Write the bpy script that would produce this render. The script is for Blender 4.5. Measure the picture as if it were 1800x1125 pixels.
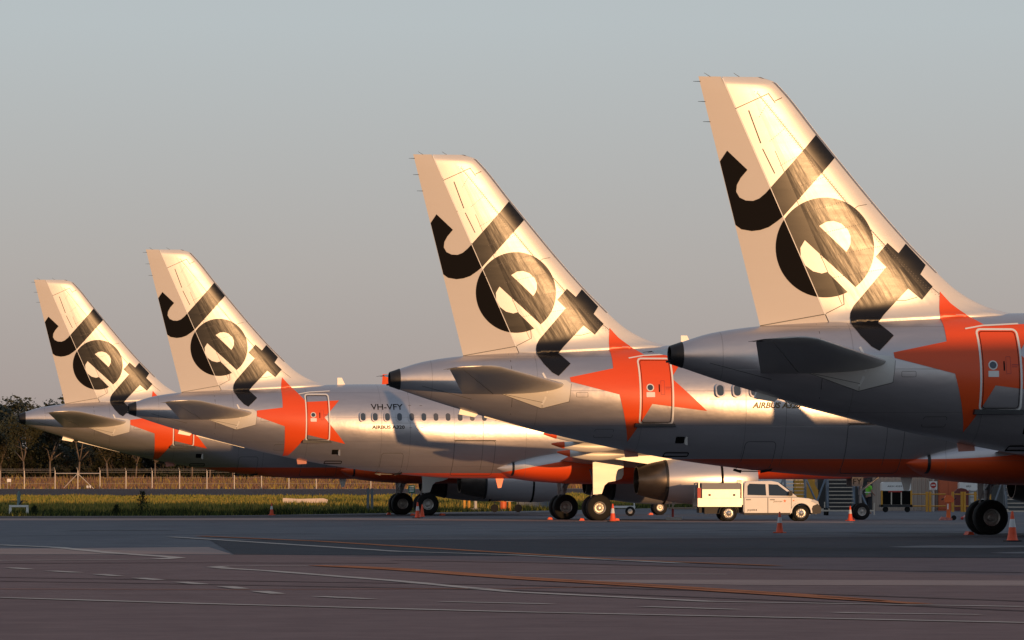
import bpy, bmesh, math, random
from mathutils import Vector, Matrix, noise as mnoise
R = math.radians
for o in list(bpy.data.objects): bpy.data.objects.remove(o)
sc = bpy.context.scene
col = sc.collection
# ------------------------------------------------------------------ camera, sky, sun, exposure
W_PX, H_PX, FPX, CAM_H, HOR = 1800.0, 1125.0, 10800.0, 1.7, 846.0
PITCH = math.atan((HOR-H_PX/2)/FPX)
cam = bpy.data.objects.new('camera', bpy.data.cameras.new('camera')); col.objects.link(cam)
cam.location = (0, 0, CAM_H); cam.rotation_euler = (R(90)+PITCH, 0, 0)
cam.data.sensor_width = 36.0; cam.data.lens = 36.0*FPX/W_PX
cam.data.clip_start = 1.0; cam.data.clip_end = 20000
sc.camera = cam
sc.render.resolution_x, sc.render.resolution_y = 1024, 640
SUN_AZ, SUN_EL = R(25.0), R(3.7)           # azimuth measured from straight behind the camera towards its right
wd = bpy.data.worlds.new('World'); sc.world = wd; wd.use_nodes = True
nt = wd.node_tree; bg = nt.nodes['Background']
sky = nt.nodes.new('ShaderNodeTexSky'); sky.sky_type = 'NISHITA'; sky.sun_disc = False
sky.sun_elevation = SUN_EL; sky.sun_rotation = math.pi-SUN_AZ
sky.altitude = 0; sky.air_density = 1.0; sky.dust_density = 0.3; sky.ozone_density = 3.0
# the dusk haze near the horizon, the same all the way round, laid over the clear-air sky
_tc = nt.nodes.new('ShaderNodeTexCoord'); _sp = nt.nodes.new('ShaderNodeSeparateXYZ'); nt.links.new(_tc.outputs['Generated'], _sp.inputs[0])
_rp = nt.nodes.new('ShaderNodeValToRGB'); _e = _rp.color_ramp.elements
_st = [(0.0, (.36, .30, .292)), (.012, (.415, .355, .345)), (.035, (.478, .447, .437)), (.075, (.525, .57, .595)), (.22, (.42, .48, .55)), (1.0, (.20, .25, .34))]
while len(_e) < len(_st): _e.new(.5)
for _el, (_p, _c) in zip(_e, _st): _el.position = _p; _el.color = (*_c, 1)
nt.links.new(_sp.outputs[2], _rp.inputs[0])
_sc = nt.nodes.new('ShaderNodeVectorMath'); _sc.operation = 'SCALE'; _sc.inputs['Scale'].default_value = 10.0; nt.links.new(_rp.outputs[0], _sc.inputs[0])
_mx = nt.nodes.new('ShaderNodeMix'); _mx.data_type = 'RGBA'; _mx.inputs['Factor'].default_value = 0.86
nt.links.new(sky.outputs[0], _mx.inputs['A']); nt.links.new(_sc.outputs[0], _mx.inputs['B'])
nt.links.new(_mx.outputs['Result'], bg.inputs[0]); bg.inputs[1].default_value = 0.1
sun = bpy.data.objects.new('sun', bpy.data.lights.new('sun', 'SUN')); col.objects.link(sun)
sun.data.energy = 3.3; sun.data.angle = R(0.53); sun.data.color = (1.0, 0.545, 0.235)
sdir = Vector((math.sin(SUN_AZ)*math.cos(SUN_EL), -math.cos(SUN_AZ)*math.cos(SUN_EL), math.sin(SUN_EL)))
sun.rotation_euler = sdir.to_track_quat('Z', 'Y').to_euler(); sun.location = (60, -60, 60)
sc.view_settings.view_transform = 'Standard'; sc.view_settings.look = 'None'
sc.view_settings.exposure = 0.0; sc.view_settings.gamma = 1.0
try: sc.view_settings.use_curve_mapping = False
except Exception: pass

# ------------------------------------------------------------------ helpers
rnd = random.Random(7)
def pxray(x, y):
    cy, sy = math.cos(PITCH), math.sin(PITCH); a = (x-W_PX/2)/FPX; b = (H_PX/2-y)/FPX
    return a, cy-b*sy, sy+b*cy
def G(x, y, z=0.0):
    """photo pixel -> point on level z"""
    a, b, c = pxray(x, y); k = (z-CAM_H)/c
    return Vector((a*k, b*k, z))
def at(x, y, Y):
    """photo pixel -> point at known distance Y"""
    a, b, c = pxray(x, y); k = Y/b
    return Vector((a*k, Y, CAM_H+c*k))
def mesh(name, verts, faces, smooth=False):
    m = bpy.data.meshes.new(name); m.from_pydata([tuple(v) for v in verts], [], faces); m.update()
    if smooth:
        for p in m.polygons: p.use_smooth = True
    return m
def obj(name, me, mat=None, parent=None, loc=(0, 0, 0), rot=(0, 0, 0), label=None, cat=None, group=None, kind=None):
    o = bpy.data.objects.new(name, me); col.objects.link(o)
    o.location = loc; o.rotation_euler = rot
    if parent: o.parent = parent
    if me is not None and mat is not None and hasattr(me, 'materials') and len(me.materials) == 0: me.materials.append(mat)
    if label: o['label'] = label
    if cat: o['category'] = cat
    if group: o['group'] = group
    if kind: o['kind'] = kind
    return o
class MB:
    """collects boxes, tubes, prisms into one mesh"""
    def __init__(s): s.v = []; s.f = []
    def add(s, vs, fs):
        n = len(s.v); s.v += [tuple(v) for v in vs]; s.f += [tuple(i+n for i in f) for f in fs]; return s
    def box(s, x0, x1, y0, y1, z0, z1):
        vs = [(x, y, z) for z in (z0, z1) for y in (y0, y1) for x in (x0, x1)]
        return s.add(vs, [(0, 2, 3, 1), (4, 5, 7, 6), (0, 1, 5, 4), (2, 6, 7, 3), (0, 4, 6, 2), (1, 3, 7, 5)])
    def bar(s, p, q, w, h=None):
        p = Vector(p); q = Vector(q); d = (q-p).normalized(); h = h or w
        a = d.cross(Vector((0, 0, 1))); a = Vector((1, 0, 0)) if a.length < 1e-4 else a.normalized()
        b = a.cross(d)
        vs = [e+a*(sx*w/2)+b*(sy*h/2) for e in (p, q) for sx, sy in ((-1, -1), (1, -1), (1, 1), (-1, 1))]
        return s.add(vs, [(3, 2, 1, 0), (4, 5, 6, 7), (0, 1, 5, 4), (1, 2, 6, 5), (2, 3, 7, 6), (3, 0, 4, 7)])
    def tube(s, p, q, r, r2=None, n=10):
        p = Vector(p); q = Vector(q); d = (q-p).normalized(); r2 = r if r2 is None else r2
        a = d.cross(Vector((0, 0, 1))); a = Vector((1, 0, 0)) if a.length < 1e-4 else a.normalized()
        b = a.cross(d); vs = []
        for e, rr in ((p, r), (q, r2)):
            for i in range(n):
                t = 2*math.pi*i/n; vs.append(e+a*(rr*math.cos(t))+b*(rr*math.sin(t)))
        fs = [(i, (i+1) % n, n+(i+1) % n, n+i) for i in range(n)]+[tuple(range(n-1, -1, -1)), tuple(range(n, 2*n))]
        return s.add(vs, fs)
    def lathe(s, prof, n=24, c=(0, 0, 0), axis='x', caps=False):
        """prof: list of (along, radius)"""
        vs = []
        for a, r in prof:
            for i in range(n):
                t = 2*math.pi*i/n; y, z = r*math.cos(t), r*math.sin(t)
                p = (a, y, z) if axis == 'x' else ((y, a, z) if axis == 'y' else (y, z, a))
                vs.append((c[0]+p[0], c[1]+p[1], c[2]+p[2]))
        m = len(prof)
        fs = [(j*n+i, j*n+(i+1) % n, (j+1)*n+(i+1) % n, (j+1)*n+i) for j in range(m-1) for i in range(n)]
        if caps: fs += [tuple(range(n-1, -1, -1)), tuple(range((m-1)*n, m*n))]
        return s.add(vs, fs)
    def prism(s, pts, y0, y1, plane='xz'):
        """extruded outline; pts in (x,z) extruded along y, or (x,y) along z"""
        n = len(pts)
        if plane == 'xz': vs = [(x, y0, z) for x, z in pts]+[(x, y1, z) for x, z in pts]
        elif plane == 'yz': vs = [(y0, x, z) for x, z in pts]+[(y1, x, z) for x, z in pts]
        else: vs = [(x, y, y0) for x, y in pts]+[(x, y, y1) for x, y in pts]
        return s.add(vs, [tuple(range(n)), tuple(range(2*n-1, n-1, -1))]+[(i, i+n, (i+1) % n+n, (i+1) % n) for i in range(n)])
    def mesh(s, name, smooth=False, fix=True, angle=None):
        m = mesh(name, s.v, s.f, smooth)
        if fix:
            b = bmesh.new(); b.from_mesh(m); bmesh.ops.recalc_face_normals(b, faces=b.faces); b.to_mesh(m); b.free()
        if angle:
            for p in m.polygons: p.use_smooth = True
            m.set_sharp_from_angle(angle=R(angle))
        return m
def pchip(xs, ys):
    n = len(xs); h = [xs[i+1]-xs[i] for i in range(n-1)]; d = [(ys[i+1]-ys[i])/h[i] for i in range(n-1)]
    m = [0.0]*n; m[0] = d[0]; m[-1] = d[-1]
    for i in range(1, n-1):
        if d[i-1]*d[i] > 0:
            w1 = 2*h[i]+h[i-1]; w2 = h[i]+2*h[i-1]; m[i] = (w1+w2)/(w1/d[i-1]+w2/d[i])
    def f(x):
        if x <= xs[0]: return ys[0]
        if x >= xs[-1]: return ys[-1]
        i = 0
        while x > xs[i+1]: i += 1
        t = (x-xs[i])/h[i]
        return (2*t**3-3*t*t+1)*ys[i]+(t**3-2*t*t+t)*h[i]*m[i]+(3*t*t-2*t**3)*ys[i+1]+(t**3-t*t)*h[i]*m[i+1]
    return f

# ------------------------------------------------------------------ materials
def material(name, base, rough=0.5, metal=0.0, spec=0.5, coat=0.0, noise=None, bump=None, emit=None, scale=1.0, coat_rough=0.1):
    m = bpy.data.materials.new(name); m.use_nodes = True; t = m.node_tree; b = t.nodes['Principled BSDF']
    b.inputs['Base Color'].default_value = (*base, 1); b.inputs['Roughness'].default_value = rough
    b.inputs['Metallic'].default_value = metal; b.inputs['Specular IOR Level'].default_value = spec
    b.inputs['Coat Weight'].default_value = coat; b.inputs['Coat Roughness'].default_value = coat_rough
    tc = t.nodes.new('ShaderNodeTexCoord')
    if noise:                                           # (scale, amount): uneven tone and grime
        n = t.nodes.new('ShaderNodeTexNoise'); n.inputs['Scale'].default_value = noise[0]; n.inputs['Detail'].default_value = 6
        t.links.new(tc.outputs['Object'], n.inputs['Vector'])
        mx = t.nodes.new('ShaderNodeMix'); mx.data_type = 'RGBA'
        mx.inputs['A'].default_value = (*[c*(1-noise[1]) for c in base], 1); mx.inputs['B'].default_value = (*[min(1, c*(1+noise[1])) for c in base], 1)
        t.links.new(n.outputs['Fac'], mx.inputs['Factor']); t.links.new(mx.outputs['Result'], b.inputs['Base Color'])
    if bump:                                            # (scale, distance)
        n2 = t.nodes.new('ShaderNodeTexNoise'); n2.inputs['Scale'].default_value = bump[0]; n2.inputs['Detail'].default_value = 4
        t.links.new(tc.outputs['Object'], n2.inputs['Vector'])
        bp = t.nodes.new('ShaderNodeBump'); bp.inputs['Distance'].default_value = bump[1]; bp.inputs['Strength'].default_value = 1.0
        t.links.new(n2.outputs['Fac'], bp.inputs['Height']); t.links.new(bp.outputs['Normal'], b.inputs['Normal'])
    return m
def math_node(t, op, a, b=None, clamp=False):
    n = t.nodes.new('ShaderNodeMath'); n.operation = op; n.use_clamp = clamp
    for i, v in enumerate((a, b)):
        if v is None: continue
        if isinstance(v, (int, float)): n.inputs[i].default_value = v
        else: t.links.new(v, n.inputs[i])
    return n.outputs[0]
def xyz(t, out='Object'):
    tc = t.nodes.new('ShaderNodeTexCoord'); s = t.nodes.new('ShaderNodeSeparateXYZ'); t.links.new(tc.outputs[out], s.inputs[0])
    return tc.outputs[out], s.outputs[0], s.outputs[1], s.outputs[2]
def mixcol(t, fac, a, b):
    mx = t.nodes.new('ShaderNodeMix'); mx.data_type = 'RGBA'
    for k, v in (('A', a), ('B', b)):
        if isinstance(v, tuple): mx.inputs[k].default_value = (*v, 1)
        else: t.links.new(v, mx.inputs[k])
    t.links.new(fac, mx.inputs['Factor']); return mx.outputs['Result']
def noise_node(t, vec, scale, detail=5, rough=0.55):
    n = t.nodes.new('ShaderNodeTexNoise'); n.inputs['Scale'].default_value = scale; n.inputs['Detail'].default_value = detail
    n.inputs['Roughness'].default_value = rough; t.links.new(vec, n.inputs['Vector']); return n.outputs['Fac']
def ramp(t, fac, stops):
    r = t.nodes.new('ShaderNodeValToRGB'); e = r.color_ramp.elements
    while len(e) < len(stops): e.new(0.5)
    for el, (p, c) in zip(e, stops): el.position = p; el.color = (*c, 1) if isinstance(c, tuple) else (c, c, c, 1)
    t.links.new(fac, r.inputs[0]); return r.outputs[0]
ORANGE = (0.80, 0.085, 0.012)
SILVER = (0.55, 0.52, 0.525)
def skin_waves(t, b, vec, u, z, amount):
    """the fin's skin between the spars is slightly wavy: only between hinge line and leading edge panel"""
    h = math_node(t, 'ADD', math_node(t, 'MULTIPLY', math_node(t, 'SUBTRACT', 11.73, z), 0.442), 1.286+0.55)
    l = math_node(t, 'ADD', math_node(t, 'MULTIPLY', math_node(t, 'SUBTRACT', 11.447, z), 0.8485), 2.84-0.72)
    m1 = math_node(t, 'MULTIPLY', math_node(t, 'SUBTRACT', u, h), 8.0, True)
    m2 = math_node(t, 'MULTIPLY', math_node(t, 'SUBTRACT', l, u), 8.0, True)
    mask = math_node(t, 'MULTIPLY', m1, m2)
    # the ripples are drawn out along the span, broken up by the ribs
    across = math_node(t, 'ADD', u, math_node(t, 'MULTIPLY', z, 0.60)); along = math_node(t, 'SUBTRACT', math_node(t, 'MULTIPLY', u, 0.60), z)
    cb = t.nodes.new('ShaderNodeCombineXYZ'); t.links.new(math_node(t, 'MULTIPLY', across, 6.5), cb.inputs[0]); t.links.new(math_node(t, 'MULTIPLY', along, 0.9), cb.inputs[1])
    rip = noise_node(t, cb.outputs[0], 1.0, 2, .4); fine = noise_node(t, vec, 5.0, 3)
    rib = math_node(t, 'POWER', math_node(t, 'ABSOLUTE', math_node(t, 'SINE', math_node(t, 'MULTIPLY', along, 4.2))), 12.0)
    hgt = math_node(t, 'ADD', math_node(t, 'MULTIPLY', rip, 4.5), math_node(t, 'ADD', math_node(t, 'MULTIPLY', fine, 1.5), math_node(t, 'MULTIPLY', rib, .25)))
    hgt = math_node(t, 'MULTIPLY', hgt, mask)
    bp = t.nodes.new('ShaderNodeBump'); bp.inputs['Distance'].default_value = amount
    t.links.new(hgt, bp.inputs['Height']); t.links.new(bp.outputs['Normal'], b.inputs['Normal'])
def paint(name, base, rough, metal=0.0, waves=0.0, coat=0.0, grime=0.12, belly=False, spec=.5, fairing=False, low=2.39):
    m = bpy.data.materials.new(name); m.use_nodes = True; t = m.node_tree; b = t.nodes['Principled BSDF']
    b.inputs['Roughness'].default_value = rough; b.inputs['Metallic'].default_value = metal; b.inputs['Coat Weight'].default_value = coat
    b.inputs['Coat Roughness'].default_value = 0.12; b.inputs['Specular IOR Level'].default_value = spec
    vec, u, y, z = xyz(t)
    # faint streaks drawn out along the airflow
    mp = t.nodes.new('ShaderNodeMapping'); mp.inputs['Scale'].default_value = (0.35, 2.0, 2.2); t.links.new(vec, mp.inputs[0])
    n = noise_node(t, mp.outputs[0], 2.0, 7, 0.62)
    c = mixcol(t, n, tuple(k*(1-grime) for k in base), tuple(min(1, k*(1+grime)) for k in base))
    if belly:
        lim = math_node(t, 'ADD', low, math_node(t, 'MULTIPLY', math_node(t, 'POWER', math_node(t, 'MAXIMUM', math_node(t, 'SUBTRACT', u, 16.5), 0.0), 2.0), 0.018))
        lim = math_node(t, 'MINIMUM', lim, 2.75)
        if fairing: lim = math_node(t, 'MINIMUM', math_node(t, 'ADD', 2.06, math_node(t, 'MULTIPLY', math_node(t, 'SUBTRACT', u, 16.0), .19)), 2.65)
        f = math_node(t, 'MULTIPLY', math_node(t, 'SUBTRACT', lim, z), 120.0, True)
        fu = math_node(t, 'MULTIPLY', math_node(t, 'SUBTRACT', 33.0, u), 3.0, True)
        fb = math_node(t, 'MULTIPLY', math_node(t, 'SUBTRACT', u, 6.5), 20.0, True)
        f = math_node(t, 'MULTIPLY', f, math_node(t, 'MULTIPLY', fu, fb))
        c = mixcol(t, f, c, ORANGE)
        inv = math_node(t, 'SUBTRACT', 1.0, f)
        t.links.new(math_node(t, 'MULTIPLY', inv, metal), b.inputs['Metallic'])
    if belly:
        def seam(co, pitch, off, wd):
            f_ = math_node(t, 'FRACT', math_node(t, 'ADD', math_node(t, 'DIVIDE', co, pitch), off)); d_ = math_node(t, 'ABSOLUTE', math_node(t, 'SUBTRACT', f_, .5))
            return math_node(t, 'LESS_THAN', d_, wd/pitch/2)
        ln = math_node(t, 'MAXIMUM', seam(u, 3.18, .12, .022), seam(z, 1.07, .32, .018))
        spots = noise_node(t, vec, 9.0, 4, .7); sp_ = math_node(t, 'MULTIPLY', math_node(t, 'SUBTRACT', spots, .62), 3.0, True)
        dk = math_node(t, 'ADD', math_node(t, 'MULTIPLY', ln, .30), math_node(t, 'MULTIPLY', sp_, .22), True)
        c = mixcol(t, dk, c, (.16, .14, .13))
        rn = noise_node(t, vec, 1.3, 3); bp = t.nodes.new('ShaderNodeBump'); bp.inputs['Distance'].default_value = 0.012
        t.links.new(math_node(t, 'SUBTRACT', rn, math_node(t, 'MULTIPLY', ln, .12)), bp.inputs['Height']); t.links.new(bp.outputs['Normal'], b.inputs['Normal'])
    t.links.new(c, b.inputs['Base Color'])
    rr = math_node(t, 'ADD', math_node(t, 'MULTIPLY', n, 0.12), rough-0.06); t.links.new(rr, b.inputs['Roughness'])
    if waves: skin_waves(t, b, vec, u, z, waves)
    return m
M = {}
M['silver'] = paint('silver_paint', SILVER, 0.36, 0.78, belly=True)
M['silver_vfy'] = paint('silver_paint_narrow_belly', SILVER, 0.36, 0.78, belly=True, low=2.06)
M['fairing'] = paint('fairing_silver', (.62, .60, .60), 0.36, 0.5, belly=True, fairing=True)
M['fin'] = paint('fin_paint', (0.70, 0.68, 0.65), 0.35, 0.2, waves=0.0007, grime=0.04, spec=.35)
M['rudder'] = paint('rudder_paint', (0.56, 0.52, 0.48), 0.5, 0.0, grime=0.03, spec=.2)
M['black'] = paint('black_lettering', (0.010, 0.009, 0.009), 0.26, 0.0, waves=0.0009, grime=0.1, spec=.32)
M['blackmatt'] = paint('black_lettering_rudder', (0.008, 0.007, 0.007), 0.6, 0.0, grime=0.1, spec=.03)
M['orange'] = paint('orange_paint', ORANGE, 0.36, 0.0, grime=0.06)
M['stab'] = paint('stabilizer_paint', (0.52, 0.50, 0.47), 0.38, 0.3, grime=0.1)
M['plate'] = paint('light_grey_paint', (0.66, 0.64, 0.60), 0.42, 0.15, grime=0.06)
M['wing'] = paint('wing_paint', (0.56, 0.54, 0.50), 0.4, 0.2, grime=0.1)
M['white'] = material('white_paint', (0.78, 0.77, 0.74), 0.4, noise=(3, 0.06))
M['dark'] = material('dark_metal', (0.025, 0.025, 0.027), 0.45, 0.4, noise=(4, 0.3))
M['rivet'] = material('rivet_heads', (.22, .19, .16), .6)
M['line'] = material('panel_seam', (0.10, 0.095, 0.09), 0.6)
M['nozzle'] = material('burnt_metal', (0.13, 0.11, 0.095), 0.33, 0.9, noise=(3, 0.35))
M['hole'] = material('dark_opening', (0.006, 0.006, 0.006), 0.9, spec=0.1)
M['glass'] = material('window_glass', (0.05, 0.07, 0.10), 0.12, 0.0, 0.6)
M['tyre'] = material('tyre_rubber', (0.012, 0.012, 0.012), 0.75, spec=0.25, noise=(9, 0.3))
M['rim'] = material('wheel_rim', (0.45, 0.43, 0.40), 0.4, 0.6, noise=(20, 0.3))
M['strut'] = material('gear_strut', (0.30, 0.30, 0.31), 0.4, 0.5, noise=(6, 0.3))
M['steel'] = material('bare_steel', (0.5, 0.48, 0.45), 0.3, 0.9)
M['redstripe'] = material('red_marking', (0.5, 0.05, 0.03), 0.5)
M['gold'] = material('brown_lettering', (0.16, 0.10, 0.035), 0.45)

# ------------------------------------------------------------------ airliner geometry: u forward from the tail, w out to starboard (local y = -w), z up
f_top = pchip([0, .3, 1.0, 2.15, 3.5, 5.5, 7, 8.6, 10.5, 13, 30.5, 32.5, 34.3, 35.3, 36.5, 37.3, 37.57],
              [5.06, 5.16, 5.37, 5.54, 5.64, 5.76, 5.84, 5.90, 5.93, 5.93, 5.93, 5.86, 5.55, 5.0, 4.35, 3.8, 3.45])
f_bot = pchip([0, 1.27, 2.93, 4.03, 5.86, 7.5, 8.85, 10.5, 12.4, 14.4, 30.5, 33, 35, 36.5, 37.3, 37.57],
              [4.60, 4.18, 3.69, 3.40, 2.96, 2.62, 2.38, 2.15, 1.95, 1.83, 1.79, 1.86, 2.08, 2.5, 2.95, 3.3])
f_wid = pchip([0, 2, 4, 6, 8, 10, 12, 14, 30.5, 33, 35, 36.5, 37.3, 37.57], [.26, .64, 1.02, 1.36, 1.63, 1.82, 1.93, 1.975, 1.975, 1.86, 1.5, .98, .5, .06])
def fus(u, z):
    t, b, w = f_top(u), f_bot(u), f_wid(u); q = 1-((z-(t+b)/2)/((t-b)/2))**2
    return w*math.sqrt(q) if q > 0 else 0.0
le_pts = [(5.6, 9.9), (5.8, 9.2), (5.89, 8.731), (6.038, 8.144), (6.221, 7.704), (6.488, 7.265), (6.785, 6.914), (7.138, 6.55), (7.646, 6.04), (10.323, 3.735), (11.447, 2.81), (11.643, 2.60), (11.739, 2.33), (11.75, 2.2)]
f_le = pchip([p[0] for p in le_pts], [p[1] for p in le_pts])
f_te = lambda z: 0.692+(11.747-z)*0.2521
f_hin = lambda z: 1.286+(11.73-z)*0.442
TOP = 11.745
def fin(u, z):
    if z > TOP or z < 5.2: return 0.0
    le, te = f_le(z), f_te(z)
    if u >= le or u <= te: return 0.0
    x = (le-u)/(le-te); c0 = 2.84+(11.447-z)*0.8485-te
    n = 10*(.2969*math.sqrt(x)-.126*x-.3516*x*x+.2843*x**3-.1036*x**4)
    T = 0.05*c0
    if z > 11.5: T *= math.sqrt(max(0.0, 1-((z-11.5)/0.246)**2))
    y = T*n
    if u > f_hin(z): y += 0.20*math.exp(-max(0, z-f_top(u))/0.13)*min(1, (u-f_hin(z))/0.5)*min(1, (le-u)/0.6)
    return max(0.0, y)
def surf(u, z): return max(fin(u, z), fus(u, z))
def fnormal(s, u, z, e=0.012):
    du = (s(u+e, z)-s(u-e, z))/(2*e); dz = (s(u, z+e)-s(u, z-e))/(2*e)
    du = max(-3, min(3, du)); dz = max(-3, min(3, dz))
    return Vector((-du, -1.0, -dz)).normalized()
def decal(name, loops, s=surf, eps=0.009, step=0.12, clip=0):
    """a painted marking: outline(s) in (u,z), cut into small cells and laid on the surface"""
    b = bmesh.new(); edges = []
    for lp in loops:
        vs = [b.verts.new((u, 0, z)) for u, z in lp]
        edges += [b.edges.new((vs[i], vs[(i+1) % len(vs)])) for i in range(len(vs))]
    bmesh.ops.triangle_fill(b, use_beauty=True, use_dissolve=False, edges=edges)
    us = [u for lp in loops for u, z in lp]; zs = [z for lp in loops for u, z in lp]
    for axis, lo, hi in ((0, min(us), max(us)), (2, min(zs), max(zs))):
        k = math.floor(lo/step)+1
        while k*step < hi:
            co = [0, 0, 0]; co[axis] = k*step; no = [0, 0, 0]; no[axis] = 1
            bmesh.ops.bisect_plane(b, geom=b.verts[:]+b.edges[:]+b.faces[:], plane_co=co, plane_no=no, dist=1e-5)
            k += 1
    if clip:                                            # keep the piece ahead of (1) or behind (-1) the rudder hinge
        bmesh.ops.bisect_plane(b, geom=b.verts[:]+b.edges[:]+b.faces[:], plane_co=(1.286+.012*clip, 0, 11.73), plane_no=Vector((1, 0, .442)).normalized(), dist=1e-5, clear_inner=clip > 0, clear_outer=clip < 0)
    bmesh.ops.triangulate(b, faces=b.faces[:])
    nor = []
    for v in b.verts:
        u, z = v.co.x, v.co.z; n = fnormal(s, u, z); nor.append(n)
        v.co = Vector((u, -s(u, z), z))+n*eps
    for f in b.faces:
        f.normal_update()
        if f.normal.y > 0: f.normal_flip()
        f.smooth = True
    m = bpy.data.meshes.new(name); b.to_mesh(m); b.free()
    m.normals_split_custom_set_from_vertices(nor)
    return m
def stroke(pts, w, closed=False):
    """thin ribbon outline(s) along a polyline in (u,z)"""
    out = []
    n = len(pts); rng = range(n if closed else n-1)
    for i in rng:
        a = Vector(pts[i]); c = Vector(pts[(i+1) % n]); d = (c-a)
        if d.length < 1e-6: continue
        d.normalize(); q = Vector((-d.y, d.x))*w/2; e = d*w*0.3
        out.append([tuple(a-q-e), tuple(c-q+e), tuple(c+q+e), tuple(a+q-e)])
    return out
def strokes_mesh(name, polys, s=surf, eps=0.005, step=0.15):
    """several ribbons joined as one part"""
    vs = []; fs = []; ns = []
    for p in polys:
        a, b_, c, d = [Vector(q) for q in p]; k = max(1, int((b_-a).length/step))
        base = len(vs)
        for i in range(k+1):
            for e0, e1 in ((a, b_), (d, c)):
                q = e0.lerp(e1, i/k); n = fnormal(s, q.x, q.y); vs.append(Vector((q.x, -s(q.x, q.y), q.y))+n*eps); ns.append(n)
        fs += [(base+2*i, base+2*i+2, base+2*i+3, base+2*i+1) for i in range(k)]
    m = mesh(name, vs, fs, True); 
    b = bmesh.new(); b.from_mesh(m)
    for f in b.faces:
        f.normal_update()
        if f.normal.y > 0: f.normal_flip()
    b.to_mesh(m); b.free(); m.normals_split_custom_set_from_vertices(ns)
    return m
def rrect(u0, u1, z0, z1, r, k=4):
    p = []
    for cx, cz, a0 in ((u1-r, z1-r, 0), (u0+r, z1-r, 90), (u0+r, z0+r, 180), (u1-r, z0+r, 270)):
        for i in range(k+1):
            a = R(a0+90*i/k); p.append((cx+r*math.cos(a), cz+r*math.sin(a)))
    return p
def arc(c, r, a0, a1, n=16):
    return [(c[0]+r*math.cos(R(a0+(a1-a0)*i/n)), c[1]+r*math.sin(R(a0+(a1-a0)*i/n))) for i in range(n+1)]
def text_mesh(name, body, u0, u1, z0, z1, s=surf, eps=0.007, shear=0.0, bold=0.0, flat=None):
    cu = bpy.data.curves.new('t', 'FONT'); cu.body = body; cu.shear = shear; cu.offset = bold; cu.resolution_u = 3
    to = bpy.data.objects.new('t', cu); col.objects.link(to)
    dg = bpy.context.evaluated_depsgraph_get(); me = bpy.data.meshes.new_from_object(to.evaluated_get(dg))
    bpy.data.objects.remove(to); me.name = name
    xs = [v.co.x for v in me.vertices]; ys = [v.co.y for v in me.vertices]
    ax, ay = (u1-u0)/(max(xs)-min(xs)), (z1-z0)/(max(ys)-min(ys)); bx, by = min(xs), min(ys)
    for v in me.vertices:
        u = u0+(v.co.x-bx)*ax; z = z0+(v.co.y-by)*ay
        v.co = (u, -(s(u, z)+eps), z) if flat is None else (u, flat, z)
    me.materials.clear(); return me

SPEC = []      # (key, parent key, name, mesh, material, planes, label)
def part(key, parent, name, me, mat, planes=(1, 2, 3, 4), label=None):
    if len(me.materials) == 0: me.materials.append(M[mat] if isinstance(mat, str) else mat)
    SPEC.append((key, parent, name, me, planes, label))
# --- fuselage
us = [0.0, .1, .2, .3, .5, .75]+[1+.25*i for i in range(139)]+[36+.15*i for i in range(10)]+[37.42, 37.5, 37.55, 37.57]
us = sorted(set(round(u, 3) for u in us if u <= 37.57)); NR = 72
vs = []
for u in us:
    t, b, w = f_top(u), f_bot(u), f_wid(u)
    for i in range(NR):
        a = 2*math.pi*i/NR; vs.append((u, -w*math.sin(a), (t+b)/2+(t-b)/2*math.cos(a)))
fs = [(j*NR+i, (j+1)*NR+i, (j+1)*NR+(i+1) % NR, j*NR+(i+1) % NR) for j in range(len(us)-1) for i in range(NR)]
fs.append(tuple((len(us)-1)*NR+i for i in range(NR)))
mb = MB(); mb.add(vs, fs); part('fus', None, 'fuselage', mb.mesh('fuselage', True), 'silver')
# tail pipe: black ring with open end
mb = MB(); rings = []
for u, k in ((.26, 1.0), (.26, 1.035), (.12, 1.03), (-.03, 1.0), (-.05, .93), (-.03, .82), (.35, .70)):
    t, b, w = f_top(max(0, u)), f_bot(max(0, u)), f_wid(max(0, u)); rings.append([(u, -k*w*math.sin(2*math.pi*i/36), (t+b)/2+k*(t-b)/2*math.cos(2*math.pi*i/36)) for i in range(36)])
mb.add([p for r in rings for p in r], [(j*36+i, j*36+(i+1) % 36, (j+1)*36+(i+1) % 36, (j+1)*36+i) for j in range(6) for i in range(36)]+[tuple(range(6*36, 7*36))])
mb.tube((-.14, -.03, 4.66), (.1, -.03, 4.68), .03)
part('apu', 'fus', 'exhaust_cone', mb.mesh('exhaust_cone', angle=40), 'dark')
# --- belly fairing
bw = pchip([15.9, 16.3, 17, 18.5, 20, 24, 26, 27.8], [1.20, 1.42, 1.68, 1.98, 2.10, 2.12, 1.8, 1.1])
bt = pchip([15.9, 16.3, 17, 18.5, 20, 24, 26, 27.8], [2.36, 2.58, 2.88, 3.2, 3.3, 3.3, 2.9, 2.4])
bb = pchip([15.9, 16.3, 17, 18.5, 20, 24, 26, 27.8], [2.20, 1.98, 1.80, 1.64, 1.58, 1.58, 1.68, 1.85])
vs = []; ul = [15.9, 16.0, 16.15]+[16.3+.3*i for i in range(39)]
for u in ul:
    w, t, b = bw(u), bt(u), bb(u)
    for i in range(48):
        a = 2*math.pi*i/48; sx, cz = math.sin(a), math.cos(a); e = 2/2.7
        vs.append((u, -w*math.copysign(abs(sx)**e, sx), (t+b)/2+(t-b)/2*math.copysign(abs(cz)**e, cz)))
fs = [(j*48+i, (j+1)*48+i, (j+1)*48+(i+1) % 48, j*48+(i+1) % 48) for j in range(len(ul)-1) for i in range(48)]+[tuple(range(48)), tuple(range((len(ul)-1)*48, len(ul)*48))]
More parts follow.
